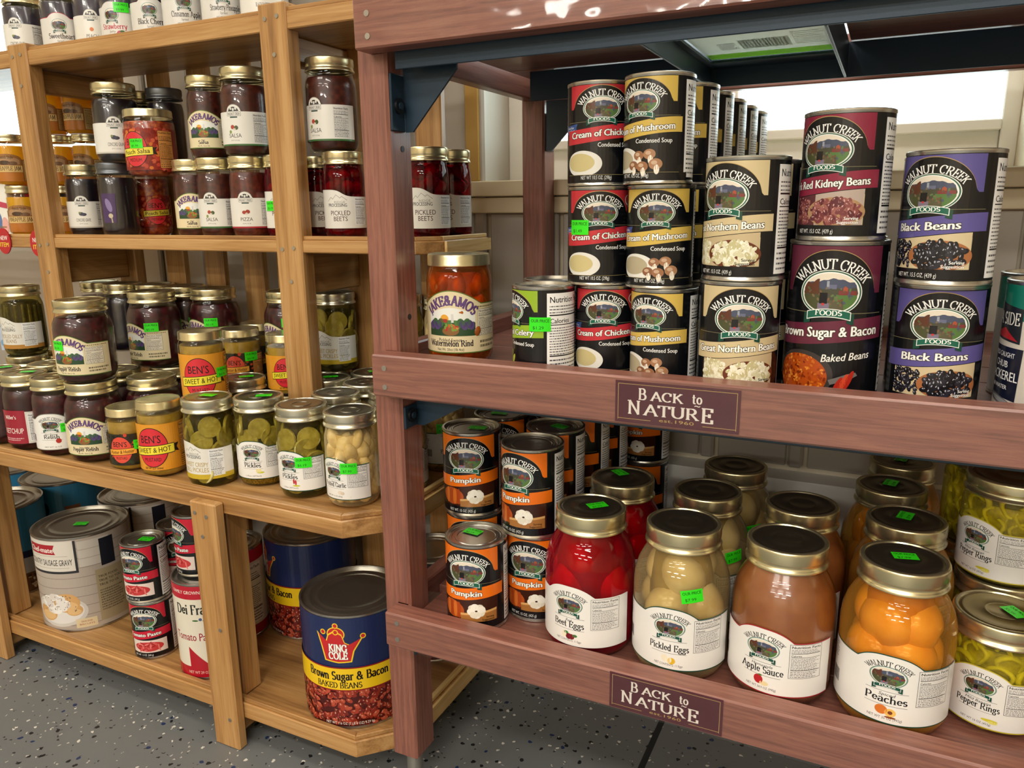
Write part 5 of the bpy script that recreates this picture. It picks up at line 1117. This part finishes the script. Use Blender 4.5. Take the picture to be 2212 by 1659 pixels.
for u, v, t in ((1950, 1121, 'second'), (1957, 1062, 'third'), (1942, 1014, 'fourth')): Q(u, v, 'peaches', 'p_peach', 60, 'large jar of spiced peaches standing %s in its row' % t, None, top=(.004, .004, .35, '$7.99'))
JT['band'] = dict(JT['wide'], R=.046, H=.112, L=.0445, z0=.092, seg=48, prof=[(0, .002), (.037, 0), (.043, .004), (.0457, .011), (.046, .017), (.046, .074), (.0455, .081), (.0438, .087), (.0425, .091), (.0425, .097)], fill=.086, lz=.008, lh=.060)
q = P(2160, 1318, ZB+.112)
jar('band', 'peppers', 'p_pepper', q.x, q.y, ZB, -14, 'jar of yellow pepper rings with a stickered gold lid, at the shelf front', None, top=(.008, .004, -.6, '$5.99'))
q2 = Vector((q.x+.004, q.y+.094)); jar('band', 'peppers', 'p_pepper', q2.x, q2.y, ZB, -14, 'jar of pepper rings carrying another jar on its lid', None)
jar('band', 'peppers', 'p_pepper', q2.x-.004, q2.y, ZB+.112, -37, 'jar of pepper rings stacked on top of another', None)
jar('band', 'peppers', 'p_pepper', q2.x-.006, q2.y+.095, ZB+.112, 70, 'jar of pepper rings behind the stacked one', None); jar('band', 'peppers', 'p_pepper', q2.x-.006, q2.y+.095, ZB, 70, 'jar of pepper rings at the bottom of the rear stack', None)
# bag seen through the open bay of the top tier
bg_ = empty('snack_bag', (-.1425, .912, .9695), 'white plastic bag with a green band and barcode in the top steel bay', 'bag')
def bag():
    a = Art(); a.rect(-.068, -.080, .068, .080, 'e8ece6', 0); a.rect(-.068, .050, .068, .080, '9ae020', 1)
    a.rect(-.022, -.020, .030, .030, 'c4cbc2', 1)
    for i in range(14): a.rect(-.021+.0035*i, -.018, -.021+.0035*i+(.0010, .0020, .0014)[i % 3], .026, '8f988f', 2)
    a.lines(-.045, -.01, -.025, .028, 6, '5a605a', 1); a.lines(.034, -.04, .066, .03, 8, 'c4cac2', 1)
    return a.mesh('printed_film')
pf = mesh_obj('printed_film', bag(), bg_); pf.rotation_euler = (PI/2, 0, 0); pf.location = (0, 0, 0); pf.scale = (1, -1, -1)
pf.data.materials[0] = MATS['film_print']
bm = bmesh.new(); bmesh.ops.create_cube(bm, size=1); bmesh.ops.subdivide_edges(bm, edges=bm.edges[:], cuts=5, use_grid_fill=True)
for v in bm.verts:
    x, y, z = v.co*2; k = (1-x*x*.75)*(1-y*y*.75); v.co = Vector((x*.068, y*.080, .002+(.030*(z*.5+.5))*max(.05, k)))
mesh_obj('bag_body', finish(bm, 'bag_body'), bg_, 'bag_plastic')
# ------------------------------------------------------------------ goods on the pine counter
ZC, ZL, ZS, ZT = .4035, .0725, .756, 1.0705
def C(t, u, v, cont, lab, off, label, group=None, base=ZC, **k):
    q = P(u, v, base+JT[t]['H']); q *= max(1, (.7545+JT[t]['R'])/q.y); q *= min(1, (1.064-JT[t]['R'])/q.y); return jar(t, cont, lab, q.x, q.y, base, off, label, group, **k)
SL = dict(lid='silver_lid', disc='pewter_disc')
C('wide', 435, 849, 'pickles', 'r_dill', -46, 'jar of crispy dill pickle chips with a mountain label and stickered lid', top=(.0, .004, .15), **SL)
C('wide', 552, 853, 'pickles', 'p_bb', -27, 'jar of bread and butter pickles with mustard seeds at its foot', top=(.010, -.002, .3), **SL)
C('wide', 657, 868, 'pickles', 'p_fire', -38, 'jar of hot pickles with chili on its label and a price sticker', side=(.055, 34, '$6.19'), **SL)
C('wide', 768, 881, 'garlic', 'p_garlic', -45, 'jar of creamy white pickled garlic cloves beside the red post', side=(.058, 36, '$7.99'), **SL)
bbj = [o for o in bpy.data.objects if o.get('label', '').startswith('jar of bread')][0]
mesh_obj('mustard_seeds', lathe_mesh('seedband', [(.026, .002), (.032, .0035), (.0352, .011), (.0353, .020), (.026, .024)], 40), bbj, 'seeds')
G2 = 'pickle jars in the second row of the counter'
C('wide', 520, 820, 'pickles', 'p_bb', -10, 'pickle jar with a stickered lid behind the bread and butter pickles', G2, top=(.006, 0, .2), **SL)
C('wide', 655, 830, 'pickles', 'p_fire', -10, 'pickle jar with a stickered lid behind the hot pickles', G2, top=(.004, .0, .2), **SL)
C('wide', 745, 841, 'garlic', 'p_garlic', -10, 'pickled garlic jar with a plain lid behind the front garlic jar', G2, **SL)
C('wide', 742, 805, 'garlic', 'p_garlic', -10, 'pickled garlic jar with a stickered lid, third from the counter edge', G2, top=(.006, 0, .2), **SL)
C('wide', 800, 822, 'garlic', 'p_garlic', -10, 'pickled garlic jar half hidden by the red post', G2, **SL)
C('wide', 800, 788, 'garlic', 'p_garlic', -10, 'pickled garlic jar with a stickered lid just behind the red post', G2, top=(.006, 0, .2), **SL)
for (xx, yy) in ((-.612, .90), (-.607, .985), (-.690, .93)): jar('wide', 'garlic', 'p_garlic', xx, yy, ZC, 25, 'pickled garlic jar at the counter end, seen through the red rack', 'garlic jars at the counter end', side=(.07, -20, '$7.99'), **SL)
jar('wide', 'garlic', 'p_garlic', -.612, 1.04, ZC+.1312, 0, 'pale jar at the back of the counter end behind the rind jar', None, **SL)
C('mustard2', 345, 868, 'mustard', 'b_sweet', -28, 'small orange labelled sweet mustard jar standing on the counter edge')
C('mustard', 268, 888, 'mustard', 'b_hot', -30, 'small hot mustard jar with a dark pepper label on the counter edge', side=(.044, 52, '$4.19'))
C('jake', 185, 833, 'relish', 'j_relish', -28, 'pepper relish jar with a cream label on the counter, a twin on its lid')
C('pint', 105, 830, 'relish', 'p_wrelish', -24, 'dark relish jar with a grey oval logo between ketchup and pepper relish', side=(.05, 40, '$5.19'))
C('pint', 47, 824, 'ketchup', 'ketchup', -32, 'ketchup jar with a red and white label and stickered lid', top=(.006, .002, .1))
C('pint', -28, 815, 'mustard', 'p_bb', 0, 'yellow mustard jar at the far end of the counter edge', top=(.012, .002, .1))
ZC2 = ZC+.1312
C('jake', 171, 648, 'relish', 'j_relish', -40, 'pepper relish jar with a green sticker, stacked on its twin', base=ZC2, side=(.062, -18, '$5.19'))
C('jake', 326, 627, 'relish', 'j_relish', -60, 'stickered relish jar stacked second behind the front relish stack', base=ZC2, side=(.072, 52, '$5.19'))
C('jake', 326+14, 805, 'relish', 'j_relish', -40, 'relish jar under the stickered relish jar', None)
C('jake', 410, 615, 'relish', 'j_relish', -38, 'relish jar with a green sticker, third in the stacked row', base=ZC2, side=(.068, 56, '$5.19'))
C('jake', 497, 606, 'relish', 'j_relish', -55, 'relish jar with a green sticker, fourth in the stacked row', base=ZC2, side=(.074, 45, '$5.19'))
C('jake', 577, 599, 'relish', 'j_relish', -58, 'relish jar with a green sticker beside the upper post, last in the stacked row', base=ZC2, side=(.080, 52, '$5.19'))
for u, v in ((412, 792), (497, 782), (577, 775)): C('jake', u, v, 'relish', 'j_relish', -40, 'relish jar carrying a stacked jar in the inner row', 'lower relish jars in the inner row')
C('mustard2', 447, 716, 'mustard', 'b_sweet', -12, 'orange sweet mustard jar raised on another jar behind the pickles', base=ZC+.1006, side=(.055, 62, '$4.19'))
C('mustard', 447, 836, 'mustard', 'b_sweet', -12, 'mustard jar under the raised mustard jar', None)
C('mustard', 525, 706, 'mustard', 'b_hot', -20, 'dark hot mustard jar with a green sticker beside the raised mustard', base=ZC+.1006, side=(.055, 48, '$4.19'))
C('mustard', 588, 690, 'mustard', 'b_hot', -20, 'dark hot mustard jar in the shade, without a sticker', base=ZC+.1006); C('mustard', 636, 676, 'mustard', 'b_sweet', -8, 'orange sweet mustard jar half hidden by the upper post', base=ZC+.1006)
for u, v in ((525, 822), (588, 800), (636, 785)): C('mustard', u, v, 'mustard', 'b_hot', -20, 'mustard jar carrying another small jar', 'lower mustard jars behind the pickles')
GB = 'dark jars standing in the back rows of the counter'
for u, v, h in ((215, 604, 0), (315, 588, 0), (392, 583, 0)): C('pint', u, v, 'dark_jam', None, 0, 'dark jar with a gold lid in the back row under the shelf', GB, base=ZC2)
C('wide', 735, 617, 'pickles', 'r_dill', -32, 'jar of crispy dill pickles in the shade behind the upper post', base=ZC2, **SL)
C('wide', 800, 606, 'pickles', 'r_dill', -10, 'pickle jar behind the shaded dill pickle jar', base=ZC2, **SL)
C('wide', 735, 775, 'pickles', None, 0, 'pickle jar under the shaded dill pickle jar', **SL)
C('pint', 42, 614, 'dilly', 'r_beans', -45, 'jar of pickled dilly beans with a tan striped label', base=ZC2); C('pint', 60, 766, 'dilly', None, 0, 'bean jar under the dilly beans jar')
C('pint', -8, 790, 'relish', None, 0, 'dark relish jar at the back left of the counter', top=(.010, .002, .1)); C('pint', 92, 785, 'relish', None, 0, 'dark relish jar behind the front relish jar'); C('pint', 130, 800, 'relish', None, 0, 'dark relish jar with a stickered lid behind the relish stack', top=(.008, .002, .1))
C('jake', 262, 805, 'relish', 'j_relish', -60, 'relish jar with a white nutrition panel between the relish stacks')
# ------------------------------------------------------------------ goods on the middle pine shelf
def S2(t, u, v, Y, cont, lab, off, label, group=None, base=ZS, **k):
    q = at_y(u, v, Y); return jar(t, cont, lab, q.x, q.y, base, off, label, group, **k)
U2 = ZS+.1272
S2('slim', 183, 420, .965, 'dark_jam', 'n_grape', -14, 'dark grape jam jar with a white label on the middle shelf')
S2('slim', 382, 420, .965, 'salsa', 'j_salsa', -12, 'salsa jar with a cream farm label standing on the middle shelf')
S2('slim', 461, 420, .965, 'salsa', 'n_salsa', -24, 'salsa jar with a white label standing on the middle shelf')
S2('slim', 543, 420, .965, 'pizza_sauce', 'n_pizza', -16, 'pizza sauce jar with a red striped white label')
S2('slim', 325, 430, 1.03, 'peach_salsa', 'b_peach', 10, 'peach salsa jar wedged on the shelf under the stickered one')
BT = 'pickled beet jars on the middle pine shelf'
S2('slim', 628, 420, .985, 'beets', 'r_beet', -20, 'pickled beets jar behind the pine post with a green sticker', BT, side=(.05, -25, '$5.19'))
S2('slim', 750, 420, .965, 'beets', 'r_beet', -18, 'pickled beets jar between the pine post and the red post', BT)
S2('slim', 690, 420, 1.03, 'beets', 'r_beet', 0, 'pickled beets jar just behind the pine post', BT)
S2('slim', 937, 420, .965, 'beets', 'r_beet', -12, 'pickled beets jar seen through the red rack, the nearer of two', BT)
S2('slim', 1003, 420, 1.03, 'beets', 'r_beet', -20, 'pickled beets jar at the shelf end, the farther of two', BT)
S2('slim', 124, 430, 1.03, 'dark_jam', None, 0, 'very dark jam jar without a front label beside the far post')
S2('pint', 256, 270, .97, 'dark_jam', 'n_grape', -8, 'wide grape jam jar stacked on the upper row', base=U2)
S2('squat', 345, 310, .965, 'peach_salsa', 'b_peach', -38, 'wide peach salsa jar with a green price sticker on its label', base=U2-.026, side=(.052, 6, '$1.99'))
S2('slim', 449, 260, .975, 'salsa', 'j_salsa', -18, 'salsa jar with a cream farm label stacked on the upper row', base=U2)
S2('pint', 533, 260, .965, 'salsa', 'n_salsa', -30, 'wide salsa jar with a white label stacked on the upper row', base=U2)
S2('pint', 704, 260, .970, 'salsa', 'n_salsa', -42, 'wide salsa jar with a white label stacked behind the pine post', base=U2)
S2('slim', 322, 260, 1.03, 'dark_jam', None, 0, 'dark jar with a gold lid behind the peach salsa', base=U2)
# handled mug jars
mug_i = 0
for u, Y, base, lb in ((258, .965, ZS, 'dark glass mug jar with a handle and a purple label'), (382, 1.03, U2, 'dark mug jar with a grey lid behind the peach salsa')):
    q = at_y(u, 430, Y); e = jar('slim', 'dark_jam', None, q.x, q.y, base, 0, lb, None, lid='grey_lid', disc='grey_lid', name='mug_jar')
    hd = [(math.cos(t)*.016+.036, 0, .062+math.sin(t)*.034) for t in [PI/2-PI*i/12 for i in range(13)]]
    vs, fs = [], []
    for i, p_ in enumerate(hd):
        tg = Vector(hd[min(i+1, 12)])-Vector(hd[max(i-1, 0)]); nrm = Vector((tg.z, 0, -tg.x)).normalized()
        for k in range(8):
            a = 2*PI*k/8; c_ = Vector(p_)+nrm*math.cos(a)*.0045+Vector((0, 1, 0))*math.sin(a)*.006; vs.append(tuple(c_))
    for i in range(12):
        for k in range(8): fs.append((i*8+k, i*8+(k+1) % 8, (i+1)*8+(k+1) % 8, (i+1)*8+k))
    me = bpy.data.meshes.new('handle'); me.from_pydata(vs, [], fs)
    for p_ in me.polygons: p_.use_smooth = True
    mesh_obj('handle', me, e, 'glass', rot=(0, 0, -.35))
    a = Art(); a.poly([(-.03, 0), (-.006, 0), (-.004, .05), (-.03, .05)], '4a3560', 1); a.ell(-.017, .03, .005, .012, '8a7aa8', 2, rot=.3); a.ell(-.015, .012, .004, .004, 'c8bca0', 2); a.poly([(-.014, 0), (-.012, 0), (-.013, .012), (-.015, .012)], 'b8ac80', 2)
    mesh_obj('label', a.mesh('label', .0310, .025), e)
# ------------------------------------------------------------------ goods on the top pine shelf
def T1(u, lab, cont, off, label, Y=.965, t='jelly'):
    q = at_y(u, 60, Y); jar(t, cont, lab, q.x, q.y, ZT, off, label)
T1(55, 'n_grape', 'red_jelly', -28, 'dark jelly jar standing over the far post on the top shelf')
T1(142, 'y_heart', 'red_jelly', -12, 'sweetheart jelly jar with a red edged label on the top shelf', .975)
T1(205, 'n_peach', 'red_jelly', -14, 'peach jelly jar with an orange peach on its label', .985)
T1(268, 'y_straw', 'red_jelly', -30, 'strawberry jelly jar with pink lettering and a price sticker', .975)
T1(336, 'y_cherry', 'red_jelly', -12, 'black cherry spread jar on the top shelf', .975)
T1(405, 'y_cinn', 'red_jelly', -4, 'cinnamon apple spread jar on the top shelf', .965)
T1(490, 'y_pine', 'red_jelly', -4, 'strawberry pineapple spread jar on the top shelf', .965)
T1(575, 'n_rasp', 'red_jelly', 0, 'black raspberry spread jar at the end of the top shelf row', .965)
sj = [o for o in bpy.data.objects if o.get('label', '').startswith('strawberry jelly')][0]; side_sticker(sj, JT['jelly']['R'], .056, 28, '$3.99')
# ------------------------------------------------------------------ cans on the low pine shelf
BIG = 'large catering cans on the low pine shelf'
p = P(178, 1118, ZL+.178); can('chef', p.x, p.y, ZL, -34, 'large sausage gravy can with a biscuit picture and a stickered top', BIG, top=(.004, -.004, .1))
p = P(325, 1060, ZL+.178); can('chef', p.x, p.y, ZL, -40, 'large pale gravy can behind the front gravy can', BIG, top=(-.01, 0, .1))
p = P(28, 1062, ZL+.178); can('blue', p.x, p.y, ZL, -20, 'large sky blue can with a green price sticker on its side', BIG, side=(.105, -5, '$9.99'))
p = P(120, 1020, ZL+.178); can('blue', p.x, p.y, ZL, 5, 'large sky blue can standing behind the stickered blue can', BIG)
p = P(140, 985, ZL+.178); can('blue', p.x, p.y+.02, ZL, 20, 'large blue can at the back of the low shelf', BIG)
p = P(760, 1275, ZL+.178); can('king', p.x, p.y, ZL, -13, 'large blue and yellow baked beans can with a red crown at the shelf corner', BIG, bodymat='tin')
p = P(630, 1128, ZL+.178); can('king', p.x, p.y, ZL, -72, 'large blue baked beans can in the shade behind the posts', BIG)
can('dark', -.640, 1.005, ZL, 0, 'large black can with a green sticker, seen under the red rack', BIG, side=(.09, 20, '$9.99'))
p = P(312, 1160, ZL+.2032)
can('paste', p.x, p.y, ZL, -30, 'red and black tomato paste can at the bottom of the front stack', 'tomato paste cans on the low shelf'); can('paste', p.x-.003, p.y, ZL+.1016, -44, 'red and black tomato paste can with a stickered lid, top of the front stack', 'tomato paste cans on the low shelf', top=(.006, .002, .1))
p = P(385, 1128, ZL+.2032)
for i in range(2): can('paste', p.x, p.y, ZL+.1016*i, 0, 'tomato paste can, %s of the stack behind the front one' % ('lower', 'upper')[i], 'tomato paste cans on the low shelf', top=(.004, .002, .1) if i else None)
p = P(428, 1228, ZL+.165); can('frat', p.x, p.y, ZL, -22, 'tall cream and red tomato can beside the pine post', 'tall tomato cans'); can('paste', p.x, p.y+.005, ZL+.165, -70, 'tomato paste can standing on the tall tomato can', 'tomato paste cans on the low shelf')
p = P(505, 1192, ZL+.165); can('frat', p.x, p.y, ZL, -75, 'tall tomato can turned to show its nutrition panel', 'tall tomato cans')
# ------------------------------------------------------------------ far bay of the pine unit
FJ = 'pineapple jam jars in the far bay'
for u, Y, off in ((118, 1.020, -32), (187, 1.035, -42)):
    for i in range(3):
        q = at_y(u-(2-i)*4+4, 260, Y); jar('jam', 'pineapple_jam', 'jam', q.x, q.y, ZS+.0942*i, off, 'yellow pineapple jam jar with a brown label in the tall stacks of the far bay', FJ)
for i in range(2):
    q = at_y(28+16*(1-i), 380, .96); jar('jam', 'pineapple_jam', 'jam', q.x, q.y, ZS+.0942*i, -20, 'yellow pineapple jam jar stacked just past the far post, %s of two' % ('lower', 'upper')[i], FJ)
def soft_bag(name, x, y, z, wd, dp, hg, col, label, cat='bag', rz=0, deco=None):
    e = empty(name, (x, y, z), label, cat, None, rz); bm = bmesh.new(); bmesh.ops.create_cube(bm, size=1); bmesh.ops.subdivide_edges(bm, edges=bm.edges[:], cuts=6, use_grid_fill=True)
    for v in bm.verts:
        a, b, c = v.co*2; k = max(.06, (1-abs(c)**3))*(1-.35*a*a); v.co = Vector((a*wd/2, b*dp/2*k, (c+1)*hg/2))
    plain('film_'+col, col, .3, coat=.4); mesh_obj('pouch', finish(bm, 'pouch'), e, 'film_'+col)
    if deco:
        a = Art()
        for q in deco: a.ell(*q)
        o = mesh_obj('print', a.mesh('print'), e); o.location = (0, -dp/2-.0005, 0)
    return e
q = at_y(-2, 300, 1.02); soft_bag('candy_bag', q.x, q.y, ZS, .12, .05, .17, 'd0101c', 'glossy red candy bag past the far post', deco=[(.02, .05, .02, .018, '3a0810', 1), (.0, .09, .03, .012, 'f0e8e8', 1), (.03, .11, .012, .016, '5a0c14', 2)])
q = at_y(18, 455, .955)
e = empty('snack_box', (q.x, q.y, ZS), 'white snack box with pink and blue print past the far post', 'box'); box('carton', -.030, .030, -.018, .018, 0, .098, 'trim_white', e, .001)
a = Art(); a.poly([(-.028, .06), (.028, .052), (.028, .062), (-.028, .072)], 'c0405a', 1); a.ell(-.008, .03, .014, .02, '5a7ab0', 1); a.ell(.015, .02, .01, .016, 'e8b0a8', 1); a.lines(-.02, .004, .02, .02, 3, '8a6a40', 2)
mesh_obj('print', a.mesh('print'), e).location = (0, -.0186, 0)
# red tags hanging from the shelf edge
def tag_art():
    a = Art(); a.ell(0, 0, .0200, .0235, 'b81c28', 0); a.text('NEW', 0, .002, .0085, 'f4f0ec', 1, bold=.02, fit=.024); a.text('ITEM', 0, -.0105, .0085, 'f0d838', 1, bold=.02, fit=.026); return a.mesh('tag_print')
TG = tag_art()
for u, v, t in ((4, 521, 'farther'), (76, 526, 'nearer')):
    q = at_y(u, v, .899); e = empty('shelf_tag', (q.x, .9035, q.z), 'round red NEW ITEM tag on the pine shelf edge, the %s from the post' % ('farther' if u < 40 else 'nearer'), 'tag', 'round red shelf tags')
    bm = bmesh.new(); bmesh.ops.create_cone(bm, cap_ends=True, segments=28, radius1=.0205, radius2=.0205, depth=.0012, matrix=Matrix.Rotation(PI/2, 4, 'X')); bmesh.ops.scale(bm, vec=(1, 1, 1.17), verts=bm.verts)
    plain('tag_red%d' % u, 'b01824', .4); mesh_obj('tag_disc', finish(bm, 'tag_disc', ang=30), e, 'tag_red%d' % u); mesh_obj('tag_print', TG, e).location = (0, -.0010, 0)
# lemon bottles and a blue box beneath
for u, v, Y, t in ((-6, 590, .96, 'left of the blue box'), (62, 590, .99, 'right of the blue box')):
    q = at_y(u, v, Y); e = empty('juice_bottle', (q.x, q.y, ZC+.13), 'yellow lemon shaped juice bottle %s in the far bay' % t.replace('left of', 'before').replace('right of', 'beyond'), 'bottle')
    plain('lemon%d' % int(u+10), 'e8c81c', .35); mesh_obj('body', lathe_mesh('lemon', [(0, 0), (.012, 0), (.022, .006), (.030, .022), (.032, .036), (.028, .052), (.018, .066), (.010, .072), (.009, .078), (0, .078)], 32), e, 'lemon%d' % int(u+10)); mesh_obj('cap', lathe_mesh('lemoncap', [(0, .096), (.009, .096), (.011, .093), (.011, .076), (.009, .0765)], 24), e, 'trim_white')
    REG.append([e, .032, .096])
q = at_y(26, 590, .945); e = empty('sweet_box', (q.x, q.y-.012, ZC+.13), 'pale blue spotted box between the lemon bottles', 'box', None, .3); box('carton', -.022, .022, -.015, .015, 0, .09, 'trim_white', e, .001)
a = Art(); a.rect(-.022, 0, .022, .09, 'b9c8de', 0); a.dots(-.02, .004, .02, .086, 14, .006, ('5a8ac0', '7aa8d0', '3a6aa8'), 1, asp=1.3); mesh_obj('print', a.mesh('print'), e).location = (0, -.0155, 0)
for dx in (-.045, .0, .05, .1): jar('pint', 'dark_jam', None, q.x+dx*1.6-.03, q.y+.02, ZC, 0, 'dark jar on the counter of the far bay beneath the sweets', 'dark jars in the far bay')
# ------------------------------------------------------------------ settle the goods so that nothing interpenetrates
def settle():
    N = []
    for e, R, H in REG:
        if e.name.startswith('mug'): R += .006
        N.append([e.location.x, e.location.y, e.location.z, R, H, e])
    boxes = [(PX0, PX1, PY0, PY1, 0, 1.6), (PX0, PX1, YB-.037, YB, 0, 1.6), (PX1, PX1+.006, PY1-.045, PY1, .88, .97)]
    for x in (-1.402, -.832): boxes += [(x, x+.05, .902, .929, .404, 1.08), (x, x+.05, 1.064, 1.1, 0, 1.5), (x-.034, x+.004, .754, .790, .073, .378), (x+.012, x+.030, .929, 1.066, .672, .734), (x+.012, x+.030, .929, 1.066, 1.006, 1.047)]
    for a in N: a.append(a[0]); a.append(a[1])
    sup = {}
    for i, a in enumerate(N):
        best = None
        for j, b in enumerate(N):
            if i != j and abs(a[2]-(b[2]+b[4])) < .006:
                d = math.hypot(a[0]-b[0], a[1]-b[1])
                if d < .05 and (best is None or d < best[0]): best = (d, j)
        if best: sup[i] = best[1]
    pairs = [(i, j) for i in range(len(N)) for j in range(i) if N[i][2] < N[j][2]+N[j][4]-.0005 and N[j][2] < N[i][2]+N[i][4]-.0005 and math.hypot(N[i][0]-N[j][0], N[i][1]-N[j][1]) < .30]
    def bounds(a):
        x, y, z, R = a[:4]; G = .0012
        if x > -.50:
            a[0] = min(max(x, PX0+.0245+R), RX1-.065-R); a[1] = min(max(y, PY0+.0012+R), YB-.0135-R)
        else:
            yf = .754 if z < .73 else .919
            ch = .055 if z < .73 else .03; y0 = .742 if z < .73 else .905
            a[1] = min(max(y, yf+R), 1.0675-R); a[0] = min(x, -.556-.012-R)
            k = (a[0]-a[1])-(-.556-ch-y0-1.4142*(R+.010))
            if k > 0: a[0] -= k/2; a[1] += k/2
        for x0, x1, y0, y1, z0, z1 in boxes:
            if a[2] < z1-.0005 and a[2]+a[4] > z0+.0005:
                qx, qy = min(max(a[0], x0), x1), min(max(a[1], y0), y1); dx, dy = a[0]-qx, a[1]-qy; d = math.hypot(dx, dy)
                if d < R+G:
                    if d < 1e-6: a[1] += .01; continue
                    a[0] += dx/d*(R+G-d); a[1] += dy/d*(R+G-d)
    for it in range(900):
        w = .02 if it < 500 else 0
        for a in N:
            a[0] += (a[6]-a[0])*w; a[1] += (a[7]-a[1])*w
        for i, j in pairs:
            a, b = N[i], N[j]; dx, dy = a[0]-b[0], a[1]-b[1]; d = math.hypot(dx, dy); m = a[3]+b[3]+.0030
            if d < m:
                if d < 1e-6: dx, dy, d = 1e-4, 1e-4, 1.4e-4
                pa, pb = .15+max(0, a[7]-.74)*3, .15+max(0, b[7]-.74)*3; s = (m-d)/d/(pa+pb)
                a[0] += dx*s*pa; a[1] += dy*s*pa; b[0] -= dx*s*pb; b[1] -= dy*s*pb
        if it < 760:
            for i, j in sup.items():
                a, b = N[i], N[j]; dx, dy = a[0]-b[0], a[1]-b[1]; d = math.hypot(dx, dy); L = .016
                if d > L: s = (d-L)/d*.5; a[0] -= dx*s; a[1] -= dy*s; b[0] += dx*s*.6; b[1] += dy*s*.6
        for a in N: bounds(a)
    for a in N: a[5].location.x, a[5].location.y = a[0], a[1]
settle()
